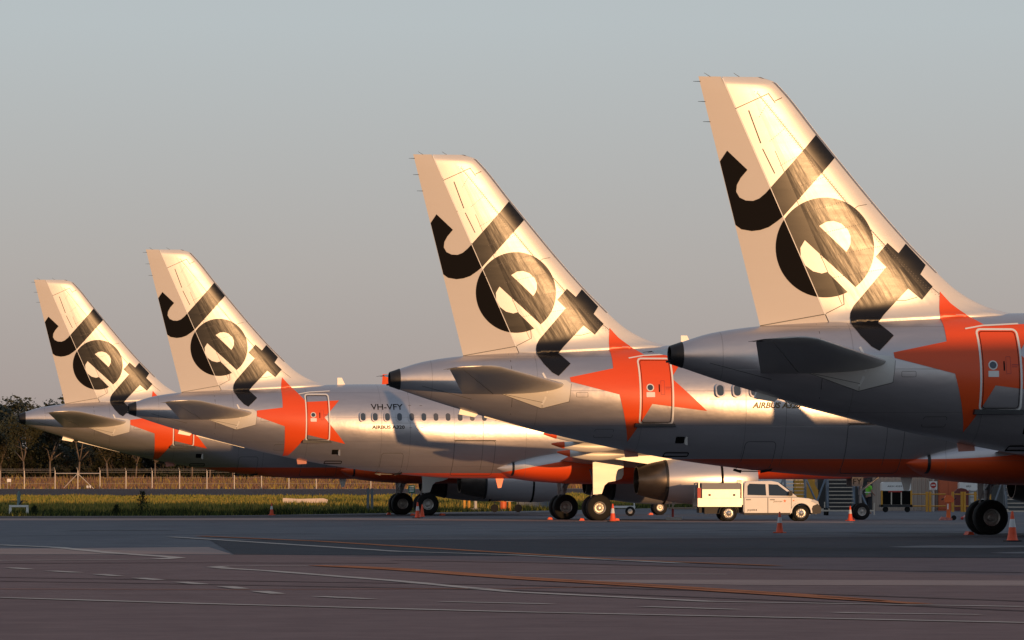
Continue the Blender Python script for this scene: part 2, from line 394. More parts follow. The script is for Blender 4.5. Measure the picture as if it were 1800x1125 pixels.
def fair_y(u, z):
    q = 1-abs((z-(bt(u)+bb(u))/2)/((bt(u)-bb(u))/2))**2.7
    return bw(u)*max(0.0, q)**(1/2.7)
mb = MB(); mb.add(vs, fs); part('fair', None, 'belly_fairing', mb.mesh('belly_fairing', angle=50), 'silver')
part('fseam', 'fair', 'fairing_seam', strokes_mesh('fairing_seam', stroke([(16.62, z) for z in (1.98, 2.1, 2.25, 2.4, 2.55, 2.66)], .09), s=fair_y, eps=.012, step=.05), 'dark')
# --- fin and rudder
def fin_sheet(name, lo, hi, z0, nz, nu, cosl, grow=0.0):
    vs = []; idx = {}
    for side in (-1, 1):
        for j in range(nz+1):
            z = z0+(TOP-z0)*(.35*j/nz+.65*(j/nz)**2.2) if j < nz else TOP
            a, b = lo(z), hi(z)
            for i in range(nu+1):
                s = i/nu; s = math.sin(s*math.pi/2) if cosl else s
                u = a+(b-a)*s; y = fin(min(max(u, f_te(z)+1e-4), f_le(z)-1e-5), z)
                y += grow
                if i == nu and cosl: y = 0
                idx[side, j, i] = len(vs); vs.append((u, side*y, z))
    fs = []
    for side in (-1, 1):
        for j in range(nz):
            for i in range(nu):
                q = (idx[side, j, i], idx[side, j, i+1], idx[side, j+1, i+1], idx[side, j+1, i]); fs.append(q if side < 0 else q[::-1])
    for j in range(nz): fs.append((idx[-1, j, 0], idx[-1, j+1, 0], idx[1, j+1, 0], idx[1, j, 0]))
    for i in range(nu): fs.append((idx[-1, nz, i], idx[-1, nz, i+1], idx[1, nz, i+1], idx[1, nz, i]))
    m = mesh(name, vs, fs); b = bmesh.new(); b.from_mesh(m); bmesh.ops.remove_doubles(b, verts=b.verts[:], dist=1e-4)
    bmesh.ops.recalc_face_normals(b, faces=b.faces[:]); b.to_mesh(m); b.free()
    for p in m.polygons: p.use_smooth = True
    m.set_sharp_from_angle(angle=R(50)); return m
part('fin', None, 'vertical_fin', fin_sheet('vertical_fin', lambda z: f_hin(z)+0.012, f_le, 5.35, 110, 44, True), 'fin')
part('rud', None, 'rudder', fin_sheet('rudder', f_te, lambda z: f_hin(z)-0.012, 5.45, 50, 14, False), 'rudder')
mb = MB()
for z in (11.62, 11.12, 10.62): mb.tube((f_te(z)+.02, 0, z), (f_te(z)-.17, 0, z), .010, .005, 6)
for u in (1.0, 1.75): mb.tube((u, 0, TOP-.01), (u-.16, 0, TOP+.09), .008, .005, 5)
part('wickr', 'rud', 'static_wicks', mb.mesh('static_wicks'), 'dark')
part('hingeline', 'rud', 'hinge_seam', strokes_mesh('hinge_seam', stroke([(f_hin(z)+.0, z) for z in (5.86, 7, 8, 9, 10, 11, 11.7)], .035), eps=.004), 'white')
part('rudbase', 'rud', 'rudder_lower_edge', strokes_mesh('rudder_lower_edge', stroke([(2.26, 5.56), (3.86, 5.85)], .022)), 'line')
# leading edge: bare metal strip
part('lestrip', 'fin', 'leading_edge_strip', fin_sheet('leading_edge_strip', lambda z: f_le(z)-.07, lambda z: f_le(z)+.012, 6.9, 60, 8, True, grow=.006), 'strut')
pl = stroke([(f_le(z)-.74, z) for z in (6.2, 7.2, 8.4, 9.6, 10.8, 11.35)], .014)
pl += stroke([(f_hin(z)+.52, z) for z in (6.1, 7.4, 8.6, 9.9)], .013)
pl += stroke([(1.62, 10.95), (2.45, 11.33), (2.62, 11.1)], .02)+stroke([(2.62, 11.15), (2.95, 11.3)], .02)
pl += stroke([(f_hin(8.55)+.02, 8.55), (f_hin(8.55)+.55, 8.72)], .014)+stroke([(4.35, 8.3), (4.72, 8.55), (5.1, 8.62)], .014)
pl += stroke([(3.9, 5.87), (4.35, 6.1), (4.33, 6.35)], .018)+stroke([(4.7, 6.12), (5.2, 6.2), (5.9, 6.2), (6.2, 6.28)], .014)
pl += stroke([(1.95, 10.9), (2.25, 10.1)], .03)+stroke([(2.3, 9.95), (2.6, 9.35)], .026)
rv = []
for zb in (6.75, 7.25, 7.8, 8.35, 8.95, 9.55, 10.15, 10.75):
    a_ = Vector((f_hin(zb)+.50, zb)); b_ = Vector((f_le(zb+.3)-.76, zb+.32)); n_ = int((b_-a_).length/.055)
    for k in range(n_):
        p_ = a_.lerp(b_, k/n_); rv.append([(p_.x-.008, p_.y-.008), (p_.x+.008, p_.y-.008), (p_.x+.008, p_.y+.008), (p_.x-.008, p_.y+.008)])
for off in (-.70, -.78):
    for k in range(90):
        z_ = 6.3+k*.057; u_ = f_le(z_)+off; rv.append([(u_-.007, z_-.007), (u_+.007, z_-.007), (u_+.007, z_+.007), (u_-.007, z_+.007)])
part('rivets', 'fin', 'rivet_rows', strokes_mesh('rivet_rows', rv, eps=.016), M['rivet'])
part('finlines', 'fin', 'panel_seams', strokes_mesh('panel_seams', pl), 'line')
# --- lettering of the fin
J = [(1.155, 9.637), (1.415, 9.905), (1.92, 9.43), (1.753, 9.229), (1.66, 9.055), (1.643, 8.887), (1.727, 8.744), (1.883, 8.669), (2.066, 8.66), (2.223, 8.723), (2.38, 8.857), (3.70, 10.315), (4.19, 9.745), (2.823, 8.284), (2.666, 8.155), (2.457, 8.01), (2.248, 7.937), (2.039, 7.91), (1.778, 7.954), (1.60, 8.06)]
J = [(min(max(u, f_te(z)+.012), f_le(z)-.075), z) for u, z in J]
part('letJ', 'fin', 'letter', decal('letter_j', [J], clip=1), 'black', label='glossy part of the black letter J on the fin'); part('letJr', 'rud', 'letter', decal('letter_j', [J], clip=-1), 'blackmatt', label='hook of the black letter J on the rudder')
ec, er = (3.875, 7.51), 1.243
a_end = math.degrees(math.atan2(6.579-ec[1], 4.602-ec[0])); a_beg = math.degrees(math.atan2(6.431-ec[1], 4.425-ec[0]))
eo = arc(ec, er, a_end, a_beg+360, 72)+[(3.926, 6.903), (3.787, 6.864), (3.566, 6.918), (3.372, 7.064), (3.261, 7.281), (3.25, 7.499), (3.361, 7.69)]
eh = [(3.72, 8.045), (3.915, 8.155), (4.093, 8.172), (4.29, 8.105), (4.445, 7.965), (4.52, 7.80), (4.52, 7.63), (4.475, 7.50), (4.405, 7.405)]
part('letE', 'fin', 'letter', decal('letter_e', [eo, eh], clip=1), 'black', label='glossy part of the black letter e on the fin'); part('letEr', 'rud', 'letter', decal('letter_e', [eo, eh], clip=-1), 'blackmatt', label='back of the black letter e on the rudder')
tl = [(5.158, 7.29), (5.464, 7.632), (5.747, 7.379), (5.95, 7.62), (6.46, 7.09), (6.303, 6.858), (6.615, 6.554), (6.328, 6.22), (5.981, 6.502), (5.30, 5.80), (5.14, 5.62), (5.432, 5.307), (5.027, 4.927), (4.843, 5.035), (4.62, 5.30), (4.49, 5.55), (4.47, 5.72), (4.50, 5.88), (4.59, 6.06), (5.425, 7.031)]
part('letT', 'fin', 'letter', decal('letter_t', [tl], step=.05, eps=.014), 'black', label='black letter t running from the fin onto the fuselage')
star_b = [(6.80, 6.431), (7.06, 6.139), (7.42, 5.84), (7.80, 5.54), (9.02, 5.62), (8.467, 4.868), (9.538, 3.859), (7.857, 4.071), (7.557, 3.549), (7.225, 2.924), (6.855, 4.361), (5.386, 4.748), (5.367, 4.884), (6.713, 5.159), (6.74, 5.779)]
star_a = [(6.62, 6.22), (6.98, 5.80), (7.53, 5.13), (8.948, 5.197), (8.283, 4.459), (9.187, 3.323), (7.565, 3.713), (6.855, 2.827), (6.642, 2.807), (6.569, 4.081), (5.373, 4.507), (5.378, 4.756), (6.497, 4.886), (6.52, 5.6)]
part('star', 'fus', 'star_emblem', decal('star_emblem', [star_b], step=.06, eps=.012), 'orange', (3, 4))
part('star', 'fus', 'star_emblem', decal('star_emblem', [star_a], step=.06, eps=.012), 'orange', (1, 2))
# --- rear door: white outline, sill, porthole, handle
part('door', None, 'rear_door', decal('rear_door', [rrect(7.56, 8.45, 3.5, 5.44, .1)], eps=.004), M['silver'])
SPEC.pop()      # the leaf itself carries star and silver paint: its outline, sill and fittings are what shows
fr = rrect(7.5, 8.5, 3.46, 5.46, .11); part('doorframe', 'fus', 'door_frame', strokes_mesh('door_frame', stroke(fr, .05, True), eps=.02, step=.1), 'white')
part('doorgap', 'fus', 'door_gap', strokes_mesh('door_gap', stroke(rrect(7.555, 8.445, 3.515, 5.405, .08), .014, True), eps=.02, step=.1), 'hole')
mb = MB(); y0 = -(fus(8, 3.44)+.01); mb.add([(7.34, y0+.12, 3.35), (8.6, y0+.06, 3.35), (8.6, y0-.12, 3.36), (7.34, y0-.06, 3.36), (7.36, y0+.12, 3.49), (8.58, y0+.06, 3.49), (8.58, y0-.10, 3.47), (7.36, y0-.05, 3.47)], [(0, 1, 2, 3), (4, 5, 6, 7), (0, 1, 5, 4), (1, 2, 6, 5), (2, 3, 7, 6), (3, 0, 4, 7)])
part('sill', 'fus', 'door_sill', mb.mesh('door_sill'), 'dark')
part('dwr', 'fus', 'porthole_ring', decal('porthole_ring', [arc((7.80, 4.57), .115, 0, 345, 23)], eps=.018, step=.3), 'white')
part('dw', 'fus', 'door_porthole', decal('door_porthole', [arc((7.80, 4.57), .085, 0, 345, 23)], eps=.024, step=.3), 'glass')
part('dplac', 'fus', 'door_placard', decal('door_placard', [rrect(7.68, 7.94, 4.28, 4.43, .01, 1)], eps=.018), 'white')
part('dhan', 'fus', 'door_handle', decal('door_handle', [rrect(8.06, 8.095, 4.43, 4.67, .01, 1)], eps=.018), 'hole')
part('dhan2', 'fus', 'handle_box', strokes_mesh('handle_box', stroke(rrect(8.13, 8.24, 4.36, 4.78, .01, 1), .014, True)+stroke([(8.28, 4.58), (8.43, 4.58)], .03)+stroke([(8.28, 4.53), (8.40, 4.53)], .02), eps=.018), 'redstripe')
part('drain', 'fus', 'rain_gutter', strokes_mesh('rain_gutter', stroke([(7.25, 5.47), (7.7, 5.55), (8.6, 5.60)], .035), eps=.026), 'white')
# --- cabin windows
win = decal('cabin_window', [rrect(-.105+20, .105+20, 4.32, 4.65, .1, 5)], s=lambda u, z: fus(20, z), eps=.008, step=.2)
for v in win.vertices: v.co.x -= 20
ring = decal('window_surround', [rrect(-.15+20, .15+20, 4.275, 4.695, .13, 5)], s=lambda u, z: fus(20, z), eps=.004, step=.2)
for v in ring.vertices: v.co.x -= 20
win.materials.append(M['glass']); ring.materials.append(M['silver'])
blind = win.copy(); blind.materials.clear(); blind.materials.append(material('window_with_blind', (.16, .155, .16), .25)); half = win.copy(); half.materials.clear(); half.materials.append(material('window_half_blind', (.09, .10, .12), .15))
WIN_U = [9.93+.533*i for i in range(42)]
# --- lettering
part('reg', 'fus', 'registration_lettering', text_mesh('registration_lettering', 'VH-VFY', 10.31, 11.71, 4.80, 5.05, bold=.01), 'hole', (2,))
part('typ', 'fus', 'type_lettering', text_mesh('type_lettering', 'AIRBUS A320', 10.33, 11.75, 3.97, 4.12, bold=.025, eps=.012), 'hole', (1, 2))
part('typ', 'fus', 'type_lettering', text_mesh('type_lettering', 'AIRBUS A320', 10.93, 12.45, 3.94, 4.13, shear=.25, bold=.035, eps=.012), 'gold', (3, 4))
# --- seams, hatches, service ports on the fuselage
pl = stroke([(3.62, z) for z in (5.6, 5.2, 4.8, 4.4, 4.0, 3.75)], .016)+stroke([(15.2, z) for z in (5.7, 5, 4, 3, 2.2)], .014)+stroke([(12.0, z) for z in (5.7, 5, 4, 3, 2.2)], .008)
pl += stroke(rrect(10.8, 11.75, 2.05, 2.92, .12), .016, True)+stroke(rrect(13.95, 15.75, 1.95, 3.45, .1), .016, True)
pl += stroke([(0.9, 4.62), (2.4, 4.22), (2.42, 3.95)], .014)+stroke([(9.6, 4.22), (16, 4.22)], .008)
pl += stroke(rrect(5.55, 5.9, 4.28, 4.42, .02, 1), .01, True)+stroke(rrect(6.2, 6.75, 3.05, 3.3, .03, 1), .01, True)
for a, b_ in ((11.96, 4.98), (12.45, 4.98), (11.96, 4.02), (12.45, 4.02)):
    pl += stroke([(a, b_), (a+.1, b_)], .02)
part('seams', 'fus', 'panel_seams', strokes_mesh('panel_seams', pl), 'line')
part('hinges', 'fus', 'hatch_hinges', strokes_mesh('hatch_hinges', stroke([(10.78, 2.06), (10.98, 2.0)], .09)+stroke([(11.62, 2.0), (11.84, 2.06)], .09)+stroke([(10.95, 2.01), (11.65, 2.0)], .03)+stroke([(13.95, 3.47), (15.75, 3.47)], .035), eps=.012), 'dark')
part('port', 'fus', 'service_port', decal('service_port', [rrect(8.66, 8.93, 2.87, 3.07, .03)], eps=.008), 'hole')
mb = MB(); yp = -(fus(9, 2.95)); mb.add([(8.93, yp-.01, 2.84), (9.0, yp-.14, 2.80), (9.0, yp-.14, 3.06), (8.93, yp-.02, 3.08)], [(0, 1, 2, 3)])
part('portflap', 'fus', 'service_flap', mb.mesh('service_flap'), 'plate')
part('vent', 'fus', 'air_vent', strokes_mesh('air_vent', stroke(rrect(8.45, 9.15, 2.47, 2.58, .03, 2), .03, True), eps=.008), 'hole')
part('rplate', 'fus', 'trim_plate', decal('trim_plate', [[(2.95, 4.50), (3.6, 4.26), (4.52, 3.94), (5.33, 4.15), (5.40, 4.68), (5.25, 4.80), (4.6, 4.85), (3.6, 4.7)]], eps=.01), 'plate')
part('rmark', 'fus', 'trim_scale', strokes_mesh('trim_scale', stroke([(4.56, 5.0), (4.64, 4.83), (4.67, 4.48), (4.61, 4.23), (4.53, 4.07)], .06), eps=.016), 'white')
part('rline', 'fus', 'trim_seams', strokes_mesh('trim_seams', stroke([(2.97, 4.49), (4.52, 3.93), (5.34, 4.14), (5.40, 4.68)], .012)+stroke([(3.4, 4.36), (4.53, 4.12), (4.53, 3.95)], .012), eps=.014), 'line')
# --- antennas and masts
def blade(u, z, L, h, lean, t=.03, down=False):
    s = -1 if down else 1
    return MB().prism([(u, z), (u-L, z), (u-L-lean, z+s*h), (u-L*.45-lean, z+s*h)], -t, t)
part('ant', 'fus', 'blade_antenna', blade(9.45, 5.87, .36, .34, .0).mesh('blade_antenna'), 'white')
part('mast', 'fus', 'drain_mast', MB().prism([(16.05, 2.0), (16.5, 2.0), (16.35, 1.42), (16.2, 1.40)], -.04, .04).mesh('drain_mast'), 'orange', (2,))
part('mast', 'fus', 'drain_mast', MB().prism([(16.05, 2.0), (16.5, 2.0), (16.35, 1.42), (16.2, 1.40)], -.04, .04).mesh('drain_mast'), 'plate', (1, 3, 4))
mb = MB()
for k in range(5): mb.add([(7.3+.02*k, -.06+0*k, 2.72-.05*k), (7.62+.02*k, -.06, 2.72-.05*k), (7.63+.02*k, -.06, 2.69-.05*k), (7.31+.02*k, -.06, 2.69-.05*k)], [(0, 1, 2, 3)])
blm = MB().prism([(7.28, 2.74), (7.72, 2.66), (7.74, 2.46), (7.34, 2.44)], -.05, .05).mesh('tail_bumper'); part('bump', 'fus', 'tail_bumper', blm, material('faded_red', (0.55, 0.22, 0.17), .6))
part('keel', 'fus', 'keel_strip', MB().prism([(2.9, 3.74), (5.0, 3.22), (5.0, 3.145), (2.9, 3.665)], -.06, .06).mesh('keel_strip'), 'plate')
part('intake', 'fus', 'intake_flap', MB().prism([(2.15, 3.92), (2.7, 3.76), (2.6, 3.67), (2.1, 3.76)], -.07, .07).mesh('intake_flap'), 'plate')
# --- airfoil surfaces
def foil(n=14):
    x = [0.5*(1-math.cos(math.pi*i/n)) for i in range(n+1)]
    return [(t, 5*(.2969*math.sqrt(t)-.126*t-.3516*t*t+.2843*t**3-.1036*t**4)) for t in x]
def lift(name, secs, lo=0.0, hi=1.0, angle=35):
    """secs: (w, u_le, u_te, z_le, z_te, thickness ratio); slice lo..hi of the chord"""
    fo = foil(18); vs = []; n = None
    for w, ul, ut, zl, zt, tc in secs:
        c = abs(ul-ut); up = []; dn = []
        xs = sorted(set([lo, hi]+[x for x, _ in fo if lo < x < hi]))
        for x in xs:
            y = 5*(.2969*math.sqrt(x)-.126*x-.3516*x*x+.2843*x**3-.1036*x**4)*tc*c
            u = ul+(ut-ul)*x; z = zl+(zt-zl)*x
            up.append((u, -w, z+y)); dn.append((u, -w, z-y))
        r = up+dn[::-1]; n = len(r); vs += r
    m = len(secs); fs = [(j*n+i, j*n+(i+1) % n, (j+1)*n+(i+1) % n, (j+1)*n+i) for j in range(m-1) for i in range(n)]
    fs += [tuple(range(n)), tuple(range((m-1)*n, m*n))]
    return MB().add(vs, fs).mesh(name, angle=angle)
def mirror(me, name):
    m = me.copy(); m.name = name
    for v in m.vertices: v.co.y = -v.co.y
    m.flip_normals(); return m
# horizontal stabilizer: fixed box and elevator behind a hinge gap
def stab_sec(w, k=1.0):
    t = (w-.8)/5.4
    return (w, 5.42+(2.15-5.42)*t, 2.08+(.74-2.08)*t, 4.62+(5.13-4.62)*t, 4.40+(5.04-4.40)*t, .105*k)
secs = [stab_sec(w) for w in (.2, .8, 2, 3.5, 5, 5.9)]+[(6.12, 2.02, .78, 5.13, 5.06, .075), (6.2, 1.75, .95, 5.13, 5.09, .03)]
st = lift('horizontal_stabilizer', secs, 0, .70); el = lift('elevator', secs, .712, 1.0)
part('stabR', None, 'horizontal_stabilizer', st, 'stab'); part('elevR', 'stabR', 'elevator', el, 'stab')
part('stabL', None, 'horizontal_stabilizer', mirror(st, 'horizontal_stabilizer'), 'stab'); part('elevL', 'stabL', 'elevator', mirror(el, 'elevator'), 'stab')
mb = MB()
for k in range(3): mb.tube((.80+.12*k, -6.17+.06*k, 5.05), (.56+.12*k, -6.19+.06*k, 5.05-.03), .009, .005, 5)
wk = mb.mesh('static_wicks'); part('wsR', 'stabR', 'static_wicks', wk, 'dark'); part('wsL', 'stabL', 'static_wicks', mirror(wk, 'static_wicks'), 'dark')
# wing with dihedral, kinked trailing edge, sharklet or tip fence
def wing_z(w): return 2.62+max(0, w-1.9)*.0925+(w/17)**2*.33
def wing_le(w): return 24.8-(w-1.975)*.515
def wing_te(w): return 18.6 if w < 6.4 else 18.6-(w-6.4)*.2925
ws = [0.6, 1.9, 3.2, 4.8, 6.4, 8.5, 10.5, 12.5, 14.5, 16.2, 17.0]
secs = [(w, wing_le(w), wing_te(w), wing_z(w)+.05, wing_z(w)-.04, .135-.03*w/17) for w in ws]
wg = lift('wing', secs)
part('wingR', None, 'wing', wg, 'wing'); part('wingL', None, 'wing', mirror(wg, 'wing'), 'wing')
sh = []
for i, (w, z, ul, c) in enumerate([(17.0, 0, 17.06, 1.55), (17.3, .05, 16.9, 1.45), (17.55, .25, 16.72, 1.3), (17.7, .6, 16.5, 1.15), (17.82, 1.2, 16.2, .95), (17.95, 2.0, 15.95, .62), (18.02, 2.42, 15.6, .25)]):
    sh.append((w, ul, ul-c, z, c))
vs = []
for w, ul, ut, z, c in sh:
    zz = wing_z(17)+z
    k = min(1, z/.6); ny, nz = math.cos(k*1.45), math.sin(k*1.45)      # section normal turns from up to inboard
    for x, yy in [(x, y) for x, y in foil(8)]+[(x, -y) for x, y in foil(8)[::-1][1:-1]]:
        d = yy*.09*c; vs.append((ul+(ut-ul)*x, -(w-d*nz), zz+d*ny))
n = 16; fs = [(j*n+i, j*n+(i+1) % n, (j+1)*n+(i+1) % n, (j+1)*n+i) for j in range(6) for i in range(n)]+[tuple(range(n)), tuple(range(6*n, 7*n))]
shm = MB().add(vs, fs).mesh('sharklet', angle=50)
part('shR', 'wingR', 'sharklet', shm, 'orange', (1, 2)); part('shL', 'wingL', 'sharklet', mirror(shm, 'sharklet'), 'orange', (1, 2))
fz = wing_z(17); fe = MB().prism([(17.0, fz), (16.2, fz+.75), (15.45, fz+.95), (15.5, fz+.1), (15.4, fz-.6), (16.1, fz-.45)], -17.05, -16.99).mesh('tip_fence')
part('feR', 'wingR', 'tip_fence', fe, 'plate', (3, 4)); part('feL', 'wingL', 'tip_fence', mirror(fe, 'tip_fence'), 'plate', (3, 4))
# flap track fairings: canoe bodies with orange tips
tipm = paint('fairing_paint', (0.60, 0.57, 0.52), .4, .15); t = tipm.node_tree
def canoe(w, L=3.4):
    te = wing_te(w); z0 = wing_z(w)-.16; pr = []
    for i in range(15):
        s = i/14; r = .20*(math.sin(math.pi*s)**.85 if 0 < s < 1 else .0)+.012
        pr.append((te-.95+L*s, r, z0-.10*math.sin(math.pi*s)+.05*(1-s)))
    vs = []
    for u, r, z in pr:
        for i in range(14):
            a = 2*math.pi*i/14; vs.append((u, -w+r*.8*math.cos(a), z+r*1.15*math.sin(a)))
    return MB().add(vs, [(j*14+i, j*14+(i+1) % 14, (j+1)*14+(i+1) % 14, (j+1)*14+i) for j in range(14) for i in range(14)]+[tuple(range(14)), tuple(range(14*14, 15*14))])
for w in (6.2, 9.2, 12.6):
    c = canoe(w).mesh('flap_fairing', angle=60); part('ffR%g' % w, 'wingR', 'flap_fairing', c, 'plate'); part('ffL%g' % w, 'wingL', 'flap_fairing', mirror(c, 'flap_fairing'), 'plate')
    te = wing_te(w); tipb = MB(); pr = [(te-.955, .012)]+[(te-.95+3.4*q, .20*math.sin(math.pi*q)**.85+.012) for q in (.015, .04, .08, .12, .16)]
    vs = []
    for u, r in pr:
        s = (u-te+.95)/3.4; z = wing_z(w)-.16-.10*math.sin(math.pi*max(0, s))+.05*(1-s)
        for i in range(14):
            a = 2*math.pi*i/14; vs.append((u, -w+(r+.012)*.85*math.cos(a), z+(r+.012)*1.18*math.sin(a)))
    tipb.add(vs, [(j*14+i, j*14+(i+1) % 14, (j+1)*14+(i+1) % 14, (j+1)*14+i) for j in range(5) for i in range(14)]+[tuple(range(14))])
    tm = tipb.mesh('fairing_tip', angle=60); part('ftR%g' % w, 'wingR', 'fairing_tip', tm, 'orange'); part('ftL%g' % w, 'wingL', 'fairing_tip', mirror(tm, 'fairing_tip'), 'orange')
# engines: long-duct nacelle, dark nozzle, pylon
M['nacelle'] = paint('nacelle_paint', SILVER, .34, .6)
EZ = 1.74
cow = MB().lathe([(22.4, .80), (22.4, .875), (22.9, .95), (23.6, 1.03), (24.4, 1.07), (25.2, 1.07), (25.8, 1.03), (26.2, .96), (26.38, .88), (26.36, .82), (26.1, .78), (25.4, .80), (25.0, .80)], 48, (0, -5.75, EZ)).mesh('nacelle', angle=40)
noz = MB().lathe([(22.42, .872), (22.30, .868), (21.9, .79), (21.5, .69), (21.2, .60), (21.2, .57), (21.6, .55), (22.3, .5)], 48, (0, -5.75, EZ)); noz.lathe([(21.25, .02), (21.5, .16), (22.2, .32), (22.32, .5)], 24, (0, -5.75, EZ))
noz = noz.mesh('exhaust_nozzle', angle=40)
fan = MB().lathe([(25.05, .80), (25.0, .25), (25.35, .12), (25.5, .01)], 32, (0, -5.75, EZ)).mesh('fan', angle=40)
band = MB().lathe([(24.72, 1.073), (24.72, 1.082), (24.82, 1.084), (24.82, 1.075)], 48, (0, -5.75, EZ)).mesh('cowl_seam', angle=30)
band2 = MB().lathe([(22.36, .86), (22.36, .895), (22.47, .905), (22.47, .88)], 48, (0, -5.75, EZ)).mesh('nozzle_ring', angle=30)
pyl = MB().prism([(19.6, 2.75), (22.3, 2.35), (25.6, 2.6), (25.2, 2.95), (22.6, 3.15), (20.4, 3.05)], -5.93, -5.57).mesh('pylon')
for sd in 'RL':
    f = (lambda m, n: m) if sd == 'R' else mirror
    part('eng'+sd, None, 'engine', f(cow, 'nacelle'), 'nacelle')
    for k, nm, m_, mt in (('noz', 'exhaust_nozzle', noz, 'nozzle'), ('fan', 'fan', fan, 'dark'), ('band', 'cowl_seam', band, 'hole'), ('ring', 'nozzle_ring', band2, 'dark'), ('pyl', 'pylon', pyl, 'wing')):
        part(k+sd, 'eng'+sd, nm, f(m_, nm), mt)
# landing gear
def wheel_meshes(r, wd, rr):
    ty = MB().lathe([(-wd*.30, rr*.98), (-wd*.46, rr*1.02), (-wd*.5, r*.80), (-wd*.40, r*.94), (-wd*.2, r), (wd*.2, r), (wd*.40, r*.94), (wd*.5, r*.80), (wd*.46, rr*1.02), (wd*.30, rr*.98)], 36, axis='y').mesh('tyre', angle=35)
    rm = MB()
    for s in (-1, 1):
        rm.lathe([(s*wd*.44, rr*1.01), (s*wd*.40, rr*.86), (s*wd*.18, rr*.74), (s*wd*.16, rr*.5), (s*wd*.30, rr*.42), (s*wd*.34, rr*.2), (s*wd*.44, rr*.16), (s*wd*.44, .005)], 28, axis='y')
        for k in range(9):
            a = 2*math.pi*k/9; rm.tube((rr*.62*math.cos(a), s*wd*.17, rr*.62*math.sin(a)), (rr*.62*math.cos(a), s*wd*.24, rr*.62*math.sin(a)), rr*.07, n=6)
    return ty, rm.mesh('rim', angle=35)
ty, rm = wheel_meshes(.565, .42, .27)
nty, nrm = wheel_meshes(.375, .22, .19)
for s, sd in ((1, 'R'), (-1, 'L')):
    leg = MB().tube((19.86, -s*3.8, .5), (19.86, -s*3.72, 1.35), .085, n=14).tube((19.86, -s*3.72, 1.3), (19.9, -s*3.55, 2.75), .13, n=14).tube((19.86, -s*3.2, .555), (19.86, -s*4.4, .555), .07, n=10)
    leg.tube((19.9, -s*3.7, 1.5), (20.9, -s*3.0, 2.6), .06).bar((19.72, -s*3.8, .7), (19.62, -s*3.74, 1.05), .05).bar((19.62, -s*3.74, 1.05), (19.74, -s*3.7, 1.4), .05).tube((19.8, -s*3.72, 1.4), (19.9, -s*2.2, 2.2), .05)
    part('mg'+sd, None, 'main_gear', leg.mesh('main_gear', angle=40), 'strut')
    for k, w in enumerate((3.335, 4.265)):
        for nm, m_, mt in (('tyre', ty, 'tyre'), ('rim', rm, 'rim')):
            q = m_.copy(); q.transform(Matrix.Translation((19.86, -s*w, .553))); q.materials.clear(); part('mg%s%s%d' % (sd, nm, k), 'mg'+sd, nm, q, mt)
    dp = [(19.62, 2.75), (20.98, 2.75), (20.98, 1.98), (20.9, 1.82), (20.65, 1.72), (20.3, 1.66), (20.14, 1.52), (20.02, 1.16), (19.64, 1.13)]
    part('mgd'+sd, 'mg'+sd, 'gear_door', MB().prism(dp, -s*4.10, -s*4.06).mesh('gear_door'), 'plate')
M['doorgrey'] = material('dull_grey_paint', (.17, .165, .16), .6)
ng = MB().tube((32.5, 0, .37), (32.5, 0, 1.2), .06, n=12).tube((32.5, 0, 1.1), (32.55, 0, 2.1), .09, n=12).tube((32.5, -.3, .37), (32.5, .3, .37), .05).tube((32.5, 0, 1.25), (33.5, 0, 2.0), .05)
part('ng', None, 'nose_gear', ng.mesh('nose_gear', angle=40), 'strut')
for k, w in enumerate((-.25, .25)):
    for nm, m_, mt in (('tyre', nty, 'tyre'), ('rim', nrm, 'rim')):
        q = m_.copy(); q.transform(Matrix.Translation((32.5, w, .37))); q.materials.clear(); part('ng%s%d' % (nm, k), 'ng', nm, q, mt)
for k, w in enumerate((-.5, .5)):
    part('ngd%d' % k, 'ng', 'gear_door', MB().prism([(32.0, 1.9), (32.52, 1.9), (32.5, 1.48), (32.0, 1.48)], w-.015, w+.015).mesh('gear_door'), M['doorgrey'])
part('fy', 'ng', 'door_lettering', text_mesh('door_lettering', 'FY', 32.06, 32.44, 1.56, 1.82, flat=-.525), 'hole', (2,))
for i, u in enumerate(WIN_U): SPEC.append(('win%d' % i, 'fus', 'cabin_window', (win, win, half, win, blind, win, half, win, win, blind, half)[(i*7+i//5) % 11], (1, 2, 3, 4), None, u)); SPEC.append(('wr%d' % i, 'fus', 'window_surround', ring, (1, 2, 3, 4), None, u))

YAW = R(10.5)
PLANES = {1: (35, 35.3), 2: (228, 40.6), 3: (687, 57.3), 4: (1180, 71.0)}
PLABEL = {1: 'silver airliner with Jet lettering, its tail standing in front of the dark treeline',
          2: 'silver airliner with registration VH-VFY above its cabin windows',
          3: 'silver airliner with slanted brown type lettering, its whole orange star sunlit',
          4: 'silver airliner with shaded fuselage, only its tall fin catching the sun'}
def plane_pos(i):
    x, k = PLANES[i]; return Vector(((x-900)/k, FPX/k, 0))
for i in PLANES:
    root = obj('airliner', None, loc=plane_pos(i), rot=(0, 0, YAW), label=PLABEL[i], cat='airliner', group='airliners parked in a row')
    made = {None: root}
    for sp in SPEC:
        key, par, nm, me, planes, lab = sp[:6]
        if i not in planes: continue
        o = obj(nm, me, parent=made[par], loc=(sp[6], 0, 0) if len(sp) > 6 else (0, 0, 0), label=lab); made[key] = o
        if i == 2 and key in ('fus', 'fair'):            # this aircraft wears the narrower orange belly
            o.material_slots[0].link = 'OBJECT'; o.material_slots[0].material = M['silver_vfy' if key == 'fus' else 'fairing']
        if nm in ('rivet_rows', 'panel_seams', 'static_wicks', 'hatch_hinges', 'trim_seams', 'air_vent', 'handle_box', 'door_frame', 'door_gap'): o['kind'] = 'stuff'   # hairlines too fine to pick apart

